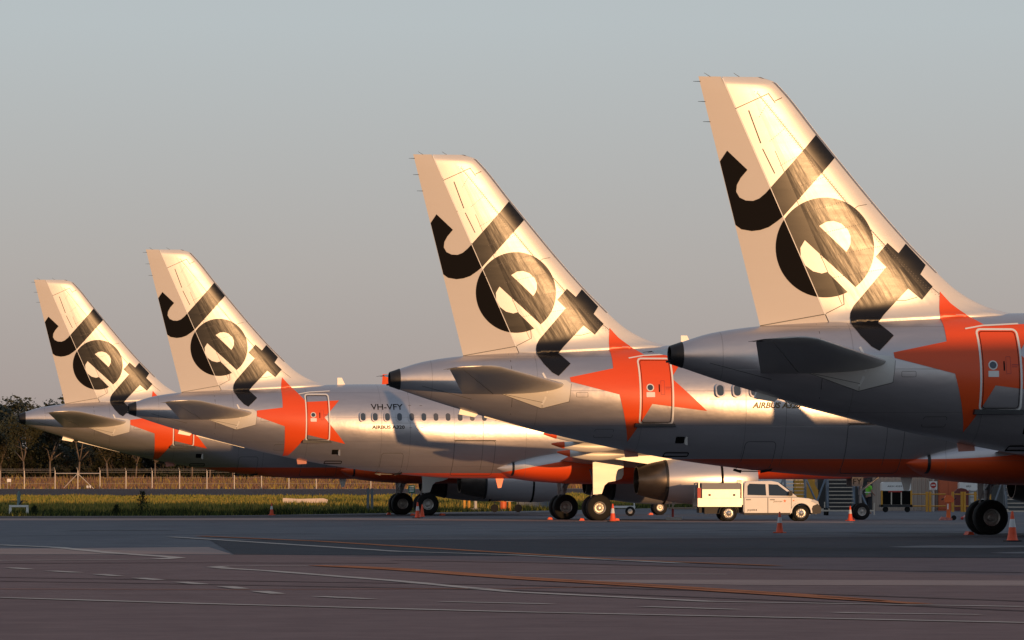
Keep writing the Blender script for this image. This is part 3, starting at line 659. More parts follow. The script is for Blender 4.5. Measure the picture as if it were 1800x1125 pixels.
# ------------------------------------------------------------------ ground
def ground_mat(name, c1, c2, scale, rough=0.92, spec=0.08, fine=60.0, extra=None):
    m = bpy.data.materials.new(name); m.use_nodes = True; t = m.node_tree; b = t.nodes['Principled BSDF']
    vec, x, y, z = xyz(t)
    big = noise_node(t, vec, scale, 6, .6); f1 = noise_node(t, vec, fine, 3); mid = noise_node(t, vec, scale*2.6, 4, .7)
    f = math_node(t, 'ADD', math_node(t, 'MULTIPLY', big, 0.4), math_node(t, 'ADD', math_node(t, 'MULTIPLY', mid, .4), math_node(t, 'MULTIPLY', f1, .2)))
    f = math_node(t, 'MULTIPLY', math_node(t, 'SUBTRACT', f, .32), 2.8, True)
    t.links.new(mixcol(t, f, c1, c2), b.inputs['Base Color'])
    b.inputs['Roughness'].default_value = rough; b.inputs['Specular IOR Level'].default_value = spec
    bp = t.nodes.new('ShaderNodeBump'); bp.inputs['Distance'].default_value = 0.01; t.links.new(f1, bp.inputs['Height']); t.links.new(bp.outputs['Normal'], b.inputs['Normal'])
    return m
M['concrete'] = ground_mat('apron_concrete', (.095, .096, .108), (.20, .198, .21), .35)
M['asphalt'] = ground_mat('apron_asphalt', (.150, .100, .096), (.265, .184, .174), .55)
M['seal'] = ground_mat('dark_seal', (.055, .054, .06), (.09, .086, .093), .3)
M['pale'] = ground_mat('pale_concrete', (.30, .215, .19), (.42, .315, .28), .3)
M['road'] = ground_mat('road_asphalt', (.070, .050, .046), (.095, .07, .065), .1)
M['verge'] = ground_mat('verge_soil', (.06, .065, .02), (.13, .11, .035), .15)
M['field'] = ground_mat('dry_field', (.14, .078, .05), (.21, .12, .08), .05)
ex = pchip([-400, -31, -16, -8, -1, 3.3, 10, 60, 400], [298, 299, 303, 324, 346, 362, 392, 520, 900])      # where the sealed apron ends
prof = pchip([-2000, -1, 0, 120, 260, 560, 700, 800, 1000, 6000], [-.08, -.08, -.02, .2, .5, .6, 1.1, 2.0, 2.2, 3.0])
def tz(x, y): return prof(y-ex(x))
def sheet(name, xs, ys, zf, mat, yf=None):
    vs = [(x, (yf(x, y) if yf else y), 0) for y in ys for x in xs]; vs = [(x, y, zf(x, y)) for x, y, _ in vs]
    n = len(xs); return obj(name, mesh(name, vs, [(j*n+i, j*n+i+1, (j+1)*n+i+1, (j+1)*n+i) for j in range(len(ys)-1) for i in range(n-1)], True), mat, kind='structure')
XS = [-1500, -600, -300, -150, -100, -80, -60, -45, -35, -31, -27, -23, -19, -16, -13, -10, -8, -6, -3, -1, 1, 3.3, 6, 10, 20, 40, 60, 100, 200, 400, 900, 1800]
DS = [-1, 0, 15, 30, 60, 90, 120, 160, 200, 260, 330, 400, 480, 560, 630, 700, 750, 800, 900, 1000, 1500, 3000, 6000]
GX = [-1500, -300, -60, -30, 0, 30, 60, 300, 1800]
sheet('ground', XS, DS, lambda x, y: tz(x, y)-.03, M['field'], lambda x, d: ex(x)+d)
sheet('grass_verge', [x for x in XS if -300 <= x <= 60], [d for d in DS if -1 <= d <= 330], lambda x, y: tz(x, y)+.02, M['verge'], lambda x, d: ex(x)+d)
sheet('service_road', [x for x in XS if -300 <= x <= 60], [222, 262, 330, 400, 480, 548], lambda x, y: tz(x, y)+.05, M['road'], lambda x, d: ex(x)+d)
sheet('apron', [x for x in XS if -300 <= x <= 900], [-60, 40, 120, 200, 260, 290], lambda x, y: 0.0, M['concrete'], lambda x, y: y if y < 290 else ex(x)-.4)
def patch(name, px, z, mat, kind='structure'):
    vs = [G(x, y, z) for x, y in px]; b = bmesh.new(); f = b.faces.new([b.verts.new(v) for v in vs]); bmesh.ops.triangulate(b, faces=[f])
    for f in b.faces:
        f.normal_update()
        if f.normal.z < 0: f.normal_flip()
    m = bpy.data.meshes.new(name); b.to_mesh(m); b.free(); return obj(name, m, mat, kind=kind)
patch('asphalt_apron', [(-700, 976), (-200, 975.5), (412, 975), (900, 977.5), (1250, 979), (1800, 981), (2700, 983), (3600, 1800), (-2400, 1800)], .004, M['asphalt'])
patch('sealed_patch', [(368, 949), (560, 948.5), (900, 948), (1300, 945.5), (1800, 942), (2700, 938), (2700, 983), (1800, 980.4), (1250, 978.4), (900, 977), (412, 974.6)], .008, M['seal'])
patch('pale_strip', [(-400, 964.5), (60, 964), (366, 961.5), (408, 974), (60, 974.4), (-400, 974.8)], .005, M['pale'])
patch('pale_strip', [(1010, 1019.5), (1300, 1019), (1800, 1020.5), (2600, 1022), (2600, 1032), (1800, 1029.5), (1300, 1028), (1120, 1024.5)], .008, M['pale'])
patch('edge_strip', [(-400, 911.6), (300, 911.3), (640, 911), (1000, 913.5), (1500, 917), (1500, 919), (1000, 916.5), (640, 914.3), (300, 914.5), (-400, 914.8)], .005, M['pale'])
patch('shoulder', [(-400, 908.2), (320, 907.8), (640, 904.5), (860, 901), (1000, 900), (1000, 902.5), (640, 908.5), (320, 910.7), (-400, 911)], .006, M['seal'])
for x0, x1, y, h in ((940, 1130, 925.6, .9), (1240, 1420, 931.5, .9), (1500, 1800, 937.0, 1.6), (620, 800, 921, .7), (1450, 1800, 920.5, 1.0), (1130, 1330, 919.5, .8), (1560, 1800, 961, 4.5), (1740, 1980, 971.5, 3.5), (100, 300, 932, .7), (850, 1100, 934, .8)):
    patch('pale_stain', [(x0, y), (x0+(x1-x0)*.3, y-h*.5), (x1, y-h*.45), (x1+20, y), (x0+(x1-x0)*.7, y+h*.5), (x0+30, y+h*.3)], .011, ground_mat('worn_concrete', (.17, .165, .17), (.24, .23, .23), .6))
M['wline'] = ground_mat('worn_white_line', (.38, .32, .28), (.66, .57, .50), .5)
M['oline'] = ground_mat('worn_orange_line', (.34, .12, .055), (.56, .21, .10), .5)
def gline(name, pts, th, mat, z=.014, dash=None):
    """painted line through photo pixels, thickness th metres on the ground"""
    P = [G(x, y, z) for x, y in pts]; Q = []
    for i in range(len(P)-1):
        k = max(1, int((P[i+1]-P[i]).length/2.0))
        Q += [P[i].lerp(P[i+1], j/k) for j in range(k)]
    Q.append(P[-1]); runs = [Q]
    if dash:
        runs = []; acc = 0.0; cur = [Q[0]]; on = True
        for a, b_ in zip(Q, Q[1:]):
            L = (b_-a).length; pos = 0.0
            while pos < L:
                lim = dash[0] if on else dash[1]; st = min(L-pos, lim-acc); pos += st; acc += st; p = a.lerp(b_, pos/L)
                if on: cur.append(p)
                if acc >= lim-1e-6:
                    if on: runs.append(cur)
                    on = not on; acc = 0.0; cur = [p]
    for r in runs:
        if len(r) < 2: continue
        vs = []
        for i, p in enumerate(r):
            d = (r[min(i+1, len(r)-1)]-r[max(i-1, 0)]); d.z = 0; d.normalize(); n = Vector((-d.y, d.x, 0))*th/2
            w_ = 1+.12*math.sin(i*2.3); vs += [p+n*w_, p-n*w_]
        m = mesh(name, vs, [(2*i, 2*i+1, 2*i+3, 2*i+2) for i in range(len(r)-1)]); b = bmesh.new(); b.from_mesh(m)
        for f in b.faces:
            f.normal_update()
            if f.normal.z < 0: f.normal_flip()
        b.to_mesh(m); b.free(); obj(name, m, mat, kind='structure')
gline('painted_line', [(-300, 1043), (0, 1050), (330, 1060), (900, 1075), (1800, 1094), (2200, 1102)], .32, M['wline'])
gline('dashed_line', [(-200, 988), (0, 996), (70, 1002), (150, 1007), (300, 1021), (400, 1031), (500, 1045), (720, 1056), (1000, 1062), (1500, 1077), (1800, 1081)], .27, M['wline'], dash=(2.2, 2.2))
gline('painted_line', [(560, 994), (450, 994.5), (395, 995), (376, 996.5), (400, 999), (470, 1003), (700, 1021), (900, 1040), (1250, 1057), (1800, 1066)], .30, M['wline'])
gline('painted_line', [(-200, 953), (0, 957.5), (100, 962), (200, 972), (290, 978), (312, 980), (280, 982.5), (150, 984), (-200, 986)], .42, M['wline'])
gline('orange_line', [(555, 993.5), (700, 1001), (900, 1016), (1150, 1031), (1400, 1047), (1620, 1061)], .38, M['oline'], z=.018)
gline('orange_line', [(600, 994.2), (720, 1000), (900, 1013.5), (1150, 1028), (1400, 1044), (1560, 1056)], .30, M['oline'], z=.018)
gline('orange_line', [(350, 942), (560, 951), (900, 972), (1100, 984), (1365, 994)], .42, M['oline'], z=.018)
gline('painted_line', [(300, 943.5), (420, 951), (560, 960), (700, 969), (900, 975), (1200, 990)], .34, M['wline'], z=.018)
gline('faint_line', [(-100, 1035), (450, 1036), (900, 1034), (1100, 1030)], .20, M['oline'])
gline('dashed_line', [(900, 1008), (1350, 1009.5), (1800, 1012)], .32, M['wline'], dash=(4, 5))

M['mark'] = ground_mat('tyre_mark', (.095, .066, .063), (.15, .105, .10), .9)
for pts, th in (([(-200, 1012), (300, 1019), (900, 1028), (1500, 1046), (1900, 1060)], .30), ([(-200, 1018), (300, 1026), (900, 1037), (1500, 1060), (1900, 1078)], .26), ([(700, 985), (1000, 990), (1400, 1001), (1800, 1006)], .5), ([(0, 990), (300, 989), (700, 990)], .5)):
    gline('tyre_mark', pts, th, M['mark'], z=.010)
for pts in ([(-100, 943), (140, 941), (560, 938)], [(900, 930), (1300, 928), (1800, 926)], [(200, 925), (700, 924.5)], [(1000, 939), (1500, 935.5), (1850, 933)]):
    gline('sealed_joint', pts, .35, M['seal'], z=.010)
# ------------------------------------------------------------------ grass
def blades(name, n, xf, d0, d1, hmin, hmax, w, cols, pw=1.0, lean=.4):
    vs = []; fs = []; mi = []
    for k in range(n):
        d = d0+(d1-d0)*rnd.random()**pw; X = xf(d); Y = ex(X)+d; z = tz(X, Y); nz_ = mnoise.noise(Vector((X*.45, d*.10, 3.1)))+.5*mnoise.noise(Vector((X*1.7, d*.35, 9.0)))
        if nz_ < -.35 and rnd.random() < .75: continue
        h = rnd.uniform(hmin, hmax)*(1+.9*nz_)
        a = rnd.uniform(-1, 1)*1.2; dx, dy = math.cos(a)*w/2, math.sin(a)*w/2; lx, ly = rnd.uniform(-lean, lean)*h, rnd.uniform(-lean, lean)*h
        b = len(vs); vs += [(X-dx, Y-dy, z), (X+dx, Y+dy, z), (X+lx+dx*.2, Y+ly, z+h)]; fs.append((b, b+1, b+2)); mi.append(rnd.choice(cols))
    m = mesh(name, vs, fs)
    return m, mi
def fol(name, c, tr=.25):
    m = material(name, c, .75, spec=.15, noise=(1.5, .35)); return m
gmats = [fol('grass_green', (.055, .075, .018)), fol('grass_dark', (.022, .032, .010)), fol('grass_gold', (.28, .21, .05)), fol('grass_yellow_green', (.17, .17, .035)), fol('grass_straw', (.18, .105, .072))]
def grass(name, lab, *a, **k):
    m, mi = blades(name, *a, **k)
    for g in gmats: m.materials.append(g)
    for p, i in zip(m.polygons, mi): p.material_index = i
    obj(name, m, label=lab, cat='grass', kind='stuff')
wide = lambda d: rnd.uniform(-36-d*.03, 16+d*.05)
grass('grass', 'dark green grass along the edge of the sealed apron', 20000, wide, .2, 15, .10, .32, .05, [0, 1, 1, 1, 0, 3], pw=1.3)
grass('grass', 'golden seeding grass across the middle of the verge', 36000, wide, 14, 130, .14, .36, .08, [2, 2, 3, 3, 2, 0], pw=1.2)
grass('grass', 'yellow green grass beside the dark service road', 22000, wide, 100, 220, .10, .22, .14, [3, 3, 2, 3], pw=1.0)
grass('grass', 'dry brown grass of the field below the trees', 26000, lambda d: rnd.uniform(-125, 30), 552, 800, .3, .8, .22, [4, 4, 4, 2], pw=.8)
def shrub(x, Y, h, lab):
    c = at(x, 0, Y); base = Vector((c.x, Y, tz(c.x, Y))); r = obj('weed_bush', None, loc=base, label=lab, cat='bush', group='weeds on the verge')
    mb = MB()
    for k in range(5): mb.tube((0, 0, 0), (rnd.uniform(-.3, .3)*h, rnd.uniform(-.2, .2)*h, h*rnd.uniform(.6, .95)), .018, .006, 5)
    obj('stem', mb.mesh('stem'), gmats[1], r)
    vs = []; fs = []
    for k in range(260):
        t = rnd.random()**.7; q = Vector((rnd.gauss(0, .22)*h*(1.1-t), rnd.gauss(0, .2)*h, t*h)); s_ = .07*rnd.uniform(.6, 1.3); a = Vector((rnd.gauss(0, 1), rnd.gauss(0, 1), rnd.gauss(0, 1))).normalized(); b_ = a.orthogonal().normalized()
        n = len(vs); vs += [q, q+a*s_*2, q+a*s_+b_*s_*.7]; fs.append((n, n+1, n+2))
    obj('foliage', mesh('foliage', vs, fs), gmats[1], r)
shrub(252, 312, 1.15, 'dark upright weed bush standing in the golden grass')
shrub(206, 304, .5, 'low dark weed tuft at the very edge of the tarmac')
shrub(62, 303, .45, 'flat dark weed patch beside the white stand')

# ------------------------------------------------------------------ trees
bark = material('pale_bark', (.15, .115, .09), .85, noise=(3, .4)); bark2 = material('dark_bark', (.07, .055, .045), .9, noise=(3, .4))
leafs = [material('leaf_%d' % i, c, .6, spec=.25, noise=(.35, .4)) for i, c in enumerate([(.045, .046, .024), (.062, .056, .030), (.034, .040, .024)])]
def tree_mesh(h, seed, dense):
    """crown: leaf clumps through an uneven volume; trunk forks into limbs that reach the clumps"""
    q = random.Random(seed); tb = MB(); vs = []; fs = []; cl = []
    z0 = h*(.02 if dense else .34); wid = h*(.30 if dense else .27); n = 64 if dense else 38
    lobes = [(Vector((q.uniform(-.5, .5)*wid, q.uniform(-.5, .5)*wid, q.uniform(z0+.15*h, h*.84))), q.uniform(.14, .22)*h) for _ in range(7 if dense else 5)]
    lobes.append((Vector((0, 0, h*.82)), h*.15))
    if dense: lobes += [(Vector((q.uniform(-.6, .6)*wid, q.uniform(-.6, .6)*wid, h*.1)), h*.17) for _ in range(3)]
    for k in range(n):
        c, rr = q.choice(lobes); d = Vector((q.gauss(0, 1), q.gauss(0, 1), q.gauss(0, .8))).normalized()*rr*q.uniform(.4, 1.05); p = c+d
        p.z = min(max(p.z, z0), h*.97); cl.append((p, h*q.uniform(.045, .085)))
    fork = Vector((q.gauss(0, .02)*h, q.gauss(0, .02)*h, h*(.2 if dense else .3)))
    tb.tube((0, 0, -.3), fork, h*.016, h*.012, 8); mids = []
    for k in range(4):
        m_ = fork+Vector((q.gauss(0, .10)*h, q.gauss(0, .10)*h, h*q.uniform(.15, .3))); tb.tube(fork, m_, h*.010, h*.006, 6); mids.append(m_)
    for p, rr in cl[::2]:
        m_ = min(mids, key=lambda v: (v-p).length); tb.tube(m_, p, h*.005, h*.002, 5)
    for p, rr in cl:
        for k in range(58):
            o = Vector((q.gauss(0, 1), q.gauss(0, 1), q.gauss(0, .75)))*rr*.72; c = p+o
            a = Vector((q.gauss(0, 1), q.gauss(0, 1), q.gauss(0, 1))).normalized(); b_ = a.orthogonal().normalized(); s_ = q.uniform(.18, .42)
            n_ = len(vs); vs += [c-a*s_, c+b_*s_*.6, c+a*s_, c-b_*s_*.6]; fs.append((n_, n_+1, n_+2, n_+3))
    return tb.mesh('trunk', True), mesh('crown', vs, fs)
TM = [tree_mesh(15, s, d) for s, d in ((1, 0), (2, 0), (3, 1), (4, 1), (5, 0), (6, 1))]
for i, (tr_, cr) in enumerate(TM):
    tr_.materials.append(bark if i in (0, 1, 4) else bark2); cr.materials.append(leafs[i % 3])
TL = ['pale trunked gum tree with open crown at the field edge', 'dense dark gum tree in the treeline', 'taller dark tree rising behind the treeline']
def tree(x, y, k, sc_, lab, g):
    r = obj('gum_tree', None, loc=(x, y, tz(x, y)-.1), rot=(0, 0, rnd.uniform(0, 6.28)), label=lab, cat='tree', group=g); r.scale = (sc_*rnd.uniform(.95, 1.25), sc_*rnd.uniform(.95, 1.25), sc_)
    obj('trunk', TM[k][0], parent=r); obj('crown', TM[k][1], parent=r)
x = -128.0
while x < 10:
    tree(x, rnd.uniform(1098, 1112), rnd.choice((0, 1, 4)), rnd.uniform(.55, .8), TL[0], 'pale trunked gums along the field edge'); x += rnd.uniform(3.4, 6.5)
x = -135.0
while x < 15:
    tree(x, rnd.uniform(1118, 1140), rnd.choice((2, 3, 5)), rnd.uniform(.65, .85), TL[1], 'dense gums of the treeline'); x += rnd.uniform(2.6, 4.0)
x = -140.0
while x < 20:
    hgt = 1.0 if x < -70 else .92
    tree(x, rnd.uniform(1150, 1180), rnd.choice((2, 3, 5, 0)), hgt*rnd.uniform(.92, 1.1), TL[2], 'taller trees at the back of the treeline'); x += rnd.uniform(3.5, 5.5)

x = -132.0
while x < 15:                                                      # understorey below the gums
    y = rnd.uniform(1112, 1124); r = obj('scrub_bush', None, loc=(x, y, tz(x, y)-.3), rot=(0, 0, rnd.uniform(0, 6.28)), label='low dark scrub bush filling the foot of the treeline', cat='bush', group='scrub at the foot of the treeline')
    k = rnd.choice((2, 3, 5)); q = rnd.uniform(.38, .60); r.scale = (q*1.3, q*1.3, q)
    obj('trunk', TM[k][0], parent=r); obj('crown', TM[k][1], parent=r); x += rnd.uniform(2.0, 3.2)

# ------------------------------------------------------------------ fence and gate
galv = material('galvanised_steel', (.55, .50, .45), .5, .4, noise=(5, .15))
FY = 860.0
def fpt(px): return (px-900)/FPX*FY
fr_ = obj('security_fence', None, loc=(0, FY, tz(-60, FY)), label='tall wire security fence with pale posts along the dry field', cat='fence')
def post_mesh(h=2.55):
    return MB().tube((0, 0, -.2), (0, 0, h), .07, n=8).tube((0, 0, h-.02), (-.12, -.28, h+.42), .05, n=6).mesh('post')
pm = post_mesh(); pxs = [-46, 0, 43]+[221.7, 267.6, 315.9]+[315.9+48*i for i in range(1, 22)]
for p in pxs: obj('post', pm, galv, fr_, (fpt(p), 0, 0))
for z in (.05, .8, 1.6, 2.35, 2.62, 2.8):
    for a, b_ in ((-90, 97), (176, 1330)): obj('strand', MB().tube((fpt(a), -.06, z), (fpt(b_), -.06, z), .012, n=4).mesh('strand'), galv, fr_)
gr_ = obj('fence_gate', None, loc=(0, FY, tz(-60, FY)), label='double swing gate with diagonal braces in the wire fence', cat='gate')
for p in (97, 137, 176): obj('post', post_mesh(2.6), galv, gr_, (fpt(p), 0, 0))
obj('top_rail', MB().tube((fpt(97), 0, 2.2), (fpt(176), 0, 2.2), .06, n=8).mesh('top_rail'), galv, gr_)
for a, b_ in ((111, 136), (165, 138)): obj('brace', MB().tube((fpt(a), 0, .05), (fpt(b_), 0, 2.1), .05, n=8).mesh('brace'), galv, gr_)
for p in (154, 158.5): obj('notice', MB().box(fpt(p)-.13, fpt(p)+.13, -.12, -.08, .15, .5).mesh('notice'), M['white'], gr_)
nb = obj('notice_board', None, loc=(fpt(16.5), FY-.3, tz(-60, FY)), label='small blank white notice board fixed on the wire fence', cat='sign')
obj('board', MB().box(-.28, .28, -.03, 0, 1.0, 1.45).mesh('board'), M['white'], nb)
for p in (-.2, .2): obj('leg', MB().tube((p, .02, 0), (p, .02, 1.05), .025, n=6).mesh('leg'), galv, nb)

# ------------------------------------------------------------------ things on the verge
def on(px, py, Y=None):
    p = G(px, py) if Y is None else at(px, py, Y); return p
yel = material('yellow_paint', (.62, .30, .03), .5, noise=(4, .2)); conc = material('concrete', (.40, .35, .30), .9, noise=(3, .2)); orp = material('orange_plastic', (.75, .13, .02), .45, noise=(3, .1))
gry = material('grey_steel', (.16, .18, .20), .5, .3, noise=(4, .2)); blue = material('blue_grey_paint', (.13, .17, .22), .5, .2, noise=(4, .2)); red = material('red_paint', (.42, .03, .02), .5, noise=(3, .15)); darkp = material('dark_plastic', (.02, .02, .022), .6); beige = material('cream_paint', (.60, .52, .42), .55, noise=(2, .1)); grn = material('green_board', (.02, .13, .08), .5)
c = at(537, 0, 400); kb = obj('concrete_block', MB().prism([(-1.45, .02), (1.45, 0), (1.48, .22), (1.2, .31), (-.4, .27), (-1.43, .33)], -.3, .3).mesh('concrete_block'), material('whitewashed_concrete', (.62, .52, .46), .9, noise=(3, .2)), loc=(c.x, 400, tz(c.x, 400)+.12), label='long whitewashed concrete block lying in the grass', cat='block')
p = at(35, 0, 305); r = obj('marker_stand', None, loc=(p.x, 305, 0.0), label='white legged stand with an upright post beside the tarmac', cat='stand')
obj('bench', MB().box(-.95/2, .95/2, -.1, .1, .42, .52).mesh('bench'), M['white'], r)
for s in (-.42, .42): obj('leg', MB().box(s-.06, s+.06, -.08, .08, 0, .42).mesh('leg'), M['white'], r)
obj('post', MB().tube((0, 0, .52), (0, 0, 1.15), .09, .08, 10).tube((0, 0, 1.1), (0, 0, 1.22), .05, n=8).mesh('post'), material('teal_post', (.16, .24, .24), .5), r)
obj('arm', MB().bar((-.45, 0, .72), (.45, 0, .72), .04).bar((0, -.05, .52), (.2, -.05, .75), .07).mesh('arm'), darkp, r)
p = at(651, 0, 333); r = obj('marker_post', None, loc=(p.x, 333, tz(p.x, 333)), label='grey double marker post in the grass behind the landing gear', cat='post')
for s in (-.11, .11): obj('upright', MB().box(s-.07, s+.07, -.06, .06, 0, 1.3).mesh('upright'), gry, r)
p = at(724, 0, 350); r = obj('green_sign', None, loc=(p.x, 350, tz(p.x, 350)), label='small green sign board on a post between the wheels', cat='sign')
obj('board', MB().box(-.19, .19, -.03, 0, .98, 1.42).mesh('board'), grn, r); obj('post', MB().tube((0, .02, 0), (0, .02, 1.0), .03, n=8).mesh('post'), gry, r)
for z in (1.3, 1.18, 1.06): obj('lettering', MB().box(-.13, .13, -.036, -.031, z, z+.05).mesh('lettering'), M['white'], r)
BY = 350.0
def bollard(px, lab, h=.98, m_=None, r_=.085):
    p = at(px, 0, BY); return obj('bollard', MB().lathe([(0, r_), (h-.04, r_), (h, r_*.7), (h+.01, .001)], 14, axis='z').mesh('bollard', angle=40), m_ or yel, loc=(p.x, BY, 0), label=lab, cat='bollard', group='yellow bollards at the verge')
bollard(816.3, 'yellow bollard standing beside the cream pedestal'); bollard(824.5, 'yellow bollard standing beside the cream pedestal'); bollard(895.5, 'yellow bollard beside the fat orange drum')
p = at(836, 0, BY); r = obj('hydrant_pedestal', None, loc=(p.x, BY, 0), label='cream pipe pedestal on a square concrete footing', cat='pedestal')
obj('footing', MB().box(-.32, .32, -.3, .3, 0, .16).mesh('footing'), conc, r); obj('column', MB().lathe([(.16, .13), (.22, .085), (.75, .08), (.78, .12), (.9, .12)], 14, axis='z', caps=True).mesh('column', angle=40), beige, r)
p = at(884.5, 0, BY); r = obj('orange_drum', None, loc=(p.x, BY, 0), label='fat orange drum on a pale foot beside a yellow bollard', cat='drum')
obj('body', MB().lathe([(.12, .17), (.14, .19), (.95, .19), (1.0, .15)], 20, axis='z', caps=True).mesh('body', angle=40), orp, r); obj('foot', MB().lathe([(0, .16), (.12, .14)], 16, axis='z', caps=True).mesh('foot'), conc, r)
p = at(948, 0, 366); r = obj('dark_fence_panel', None, loc=(p.x, 366, -.02), label='dark sheet metal fence panels standing on the verge', cat='fence')
for k in range(6): obj('panel', MB().box(-1.35+.46*k, -.91+.46*k, -.02, .02, 0, 1.25).mesh('panel'), gry, r)
p = at(895, 0, 338); r = obj('ground_cart', None, loc=(p.x, 338, 0), label='low yellow framed equipment cart below the shaded engine', cat='cart')
obj('frame', MB().bar((-1.1, 0, .62), (.5, 0, .62), .07).bar((-.9, -.3, .72), (.3, -.3, .72), .06).bar((-.8, -.3, .62), (-.5, -.3, .85), .06).mesh('frame'), yel, r)
obj('tray', MB().box(-.15, .85, -.35, .35, .58, .84).mesh('tray'), M['plate'], r)
for x_ in (-.8, .5):
    for y_ in (-.3, .3): obj('wheel', MB().lathe([(-.05, .12), (-.05, .22), (.05, .22), (.05, .12)], 14, (x_, y_, .22), axis='y', caps=True).mesh('wheel'), M['tyre'], r)
    obj('leg', MB().bar((x_, 0, .22), (x_, 0, .62), .06).mesh('leg'), darkp, r)

# ------------------------------------------------------------------ traffic cones and chocks
cone_or = material('cone_orange', (.80, .085, .02), .5, noise=(6, .12)); cone_wh = material('cone_reflective', (.62, .62, .62), .4, noise=(6, .1)); cone_bk = material('cone_base', (.015, .015, .015), .7)
def cone(px, py, h, lab, base_black=True):
    p = G(px, py); r = obj('traffic_cone', None, loc=p, rot=(0, 0, rnd.uniform(0, 1.5)), label=lab, cat='traffic cone', group='orange traffic cones round the aircraft')
    k = h/.75
    obj('base', MB().prism([(-.19*k, -.15*k), (-.15*k, -.19*k), (.15*k, -.19*k), (.19*k, -.15*k), (.19*k, .15*k), (.15*k, .19*k), (-.15*k, .19*k), (-.19*k, .15*k)], 0, .04*k, 'xy').mesh('base'), cone_bk if base_black else cone_or, r)
    pr = lambda z: (.135-.108*z/.75)*k
    obj('body', MB().lathe([(.04*k, .15*k), (.06*k, pr(.03))]+[(z*k, pr(z)) for z in (.2, .4, .6, .735)]+[(.75*k, .02*k), (.75*k, .001)], 20, axis='z').mesh('body', angle=50), cone_or, r)
    obj('white_band', MB().lathe([(.36*k, pr(.36)+.004), (.56*k, pr(.56)+.004)], 20, axis='z').mesh('white_band', True), cone_wh, r)
cone(1779.5, 952.5, .86, 'tall orange cone with black base beside the big shaded wheels')
cone(1370.5, 937, .70, 'orange and white cone standing alone on the open apron', False)
cone(1494.5, 915.5, .64, 'orange cone in front of the nose wheel and stairs', False)
cone(1077, 917.5, .76, 'orange cone beside the wheel with the sunlit rim')
cone(734, 911, .74, 'white banded cone in front of the farther landing gear')
def plain_cone(px, py, h, lab):
    p = G(px, py); r = obj('traffic_cone', None, loc=p, label=lab, cat='traffic cone', group='orange traffic cones round the aircraft'); k = h/.75
    obj('base', MB().box(-.17*k, .17*k, -.17*k, .17*k, 0, .04*k).mesh('base'), cone_or, r)
    obj('body', MB().lathe([(.04*k, .14*k), (.735*k, .03*k), (.75*k, .001)], 18, axis='z').mesh('body', angle=50), cone_or, r)
plain_cone(742, 908.5, .6, 'plain orange cone without band, close behind a banded one')
cone(477.5, 905.6, .62, 'lone banded cone at the edge of the grass', False)
ck = MB().prism([(-.12, 0), (.12, 0), (.08, .09), (-.05, .11)], -.16, .16).mesh('wheel_chock'); ck.materials.append(cone_or)
def chock(i, u, w, lab):
    p = plane_pos(i)+Matrix.Rotation(YAW, 3, 'Z') @ Vector((u, -w, 0)); obj('wheel_chock', ck, loc=p, rot=(0, 0, YAW+rnd.uniform(-.2, .2)), label=lab, cat='wheel chock', group='orange chocks against the wheels')
for i, nm in ((1, 'of the airliner by the treeline'), (2, 'of the airliner marked VH-VFY'), (3, 'of the airliner with brown lettering')):
    chock(i, 19.15, -3.3, 'orange chock behind the far main wheels '+nm); chock(i, 20.6, 4.3, 'orange chock ahead of the near main wheels '+nm); chock(i, 19.12, 4.2, 'orange chock behind the near main wheels '+nm)
    chock(i, 32.0, .3, 'orange chock behind the nose wheel '+nm)

# ------------------------------------------------------------------ utility truck
wpaint = material('white_car_paint', (.74, .72, .69), .3, coat=.5, noise=(2, .04)); alu = material('aluminium_tray', (.55, .53, .50), .32, .8, noise=(5, .12)); cglass = material('car_glass', (.02, .028, .035), .06, spec=.8)
ur = obj('utility_truck', None, loc=(at(1222, 0, 261.6).x, 261.6, 0), rot=(0, 0, R(5)), label='white double cab utility truck with aluminium tray lettered JQ004', cat='truck')
def arch(cx, r, z0, n=9): return [(cx+r*math.cos(R(180-180*i/n)), z0+r*math.sin(R(180*i/n))) for i in range(n+1)]
low = [(1.93, .42)]+[(1.93, .98), (1.95, 1.02), (4.25, 1.02), (4.75, .97), (5.08, .86), (5.18, .70), (5.20, .40), (5.05, .30)]+[(x_, z_) for x_, z_ in arch(4.42, .42, .36)][::-1]+[(3.95, .30), (2.0, .30)]
body = MB().prism(low, -.87, .87)
cabp = [(1.95, 1.02), (2.0, 1.62), (2.12, 1.70), (3.15, 1.72), (3.45, 1.66), (4.25, 1.04)]
n = len(cabp); hw = lambda z: .86-(z-1.02)*.22
body.add([(x_, -hw(z_), z_) for x_, z_ in cabp]+[(x_, hw(z_), z_) for x_, z_ in cabp], [tuple(range(n)), tuple(range(2*n-1, n-1, -1))]+[(i, i+n, (i+1) % n+n, (i+1) % n) for i in range(n)])
bo = obj('body', body.mesh('body'), wpaint, ur); bv = bo.modifiers.new('bevel', 'BEVEL'); bv.width = .07; bv.segments = 4; bv.limit_method = 'ANGLE'; bv.angle_limit = R(25)
for p in bo.data.polygons: p.use_smooth = True
bo.data.set_sharp_from_angle(angle=R(40))
def side_panel(pts, off, nm, m_, th=.012):
    for s in (-1, 1):
        v = [(x_, s*(hw(max(1.02, z_))+off), z_) for x_, z_ in pts]; v2 = [(x_, s*(hw(max(1.02, z_))+off-th), z_) for x_, z_ in pts]; k = len(pts)
        obj(nm, MB().add(v+v2, [tuple(range(k)), tuple(range(2*k-1, k-1, -1))]+[(i, i+k, (i+1) % k+k, (i+1) % k) for i in range(k)]).mesh(nm), m_, ur)
side_panel([(2.12, 1.12), (2.92, 1.10), (2.90, 1.58), (2.22, 1.60), (2.13, 1.5)], .012, 'rear_side_window', cglass)
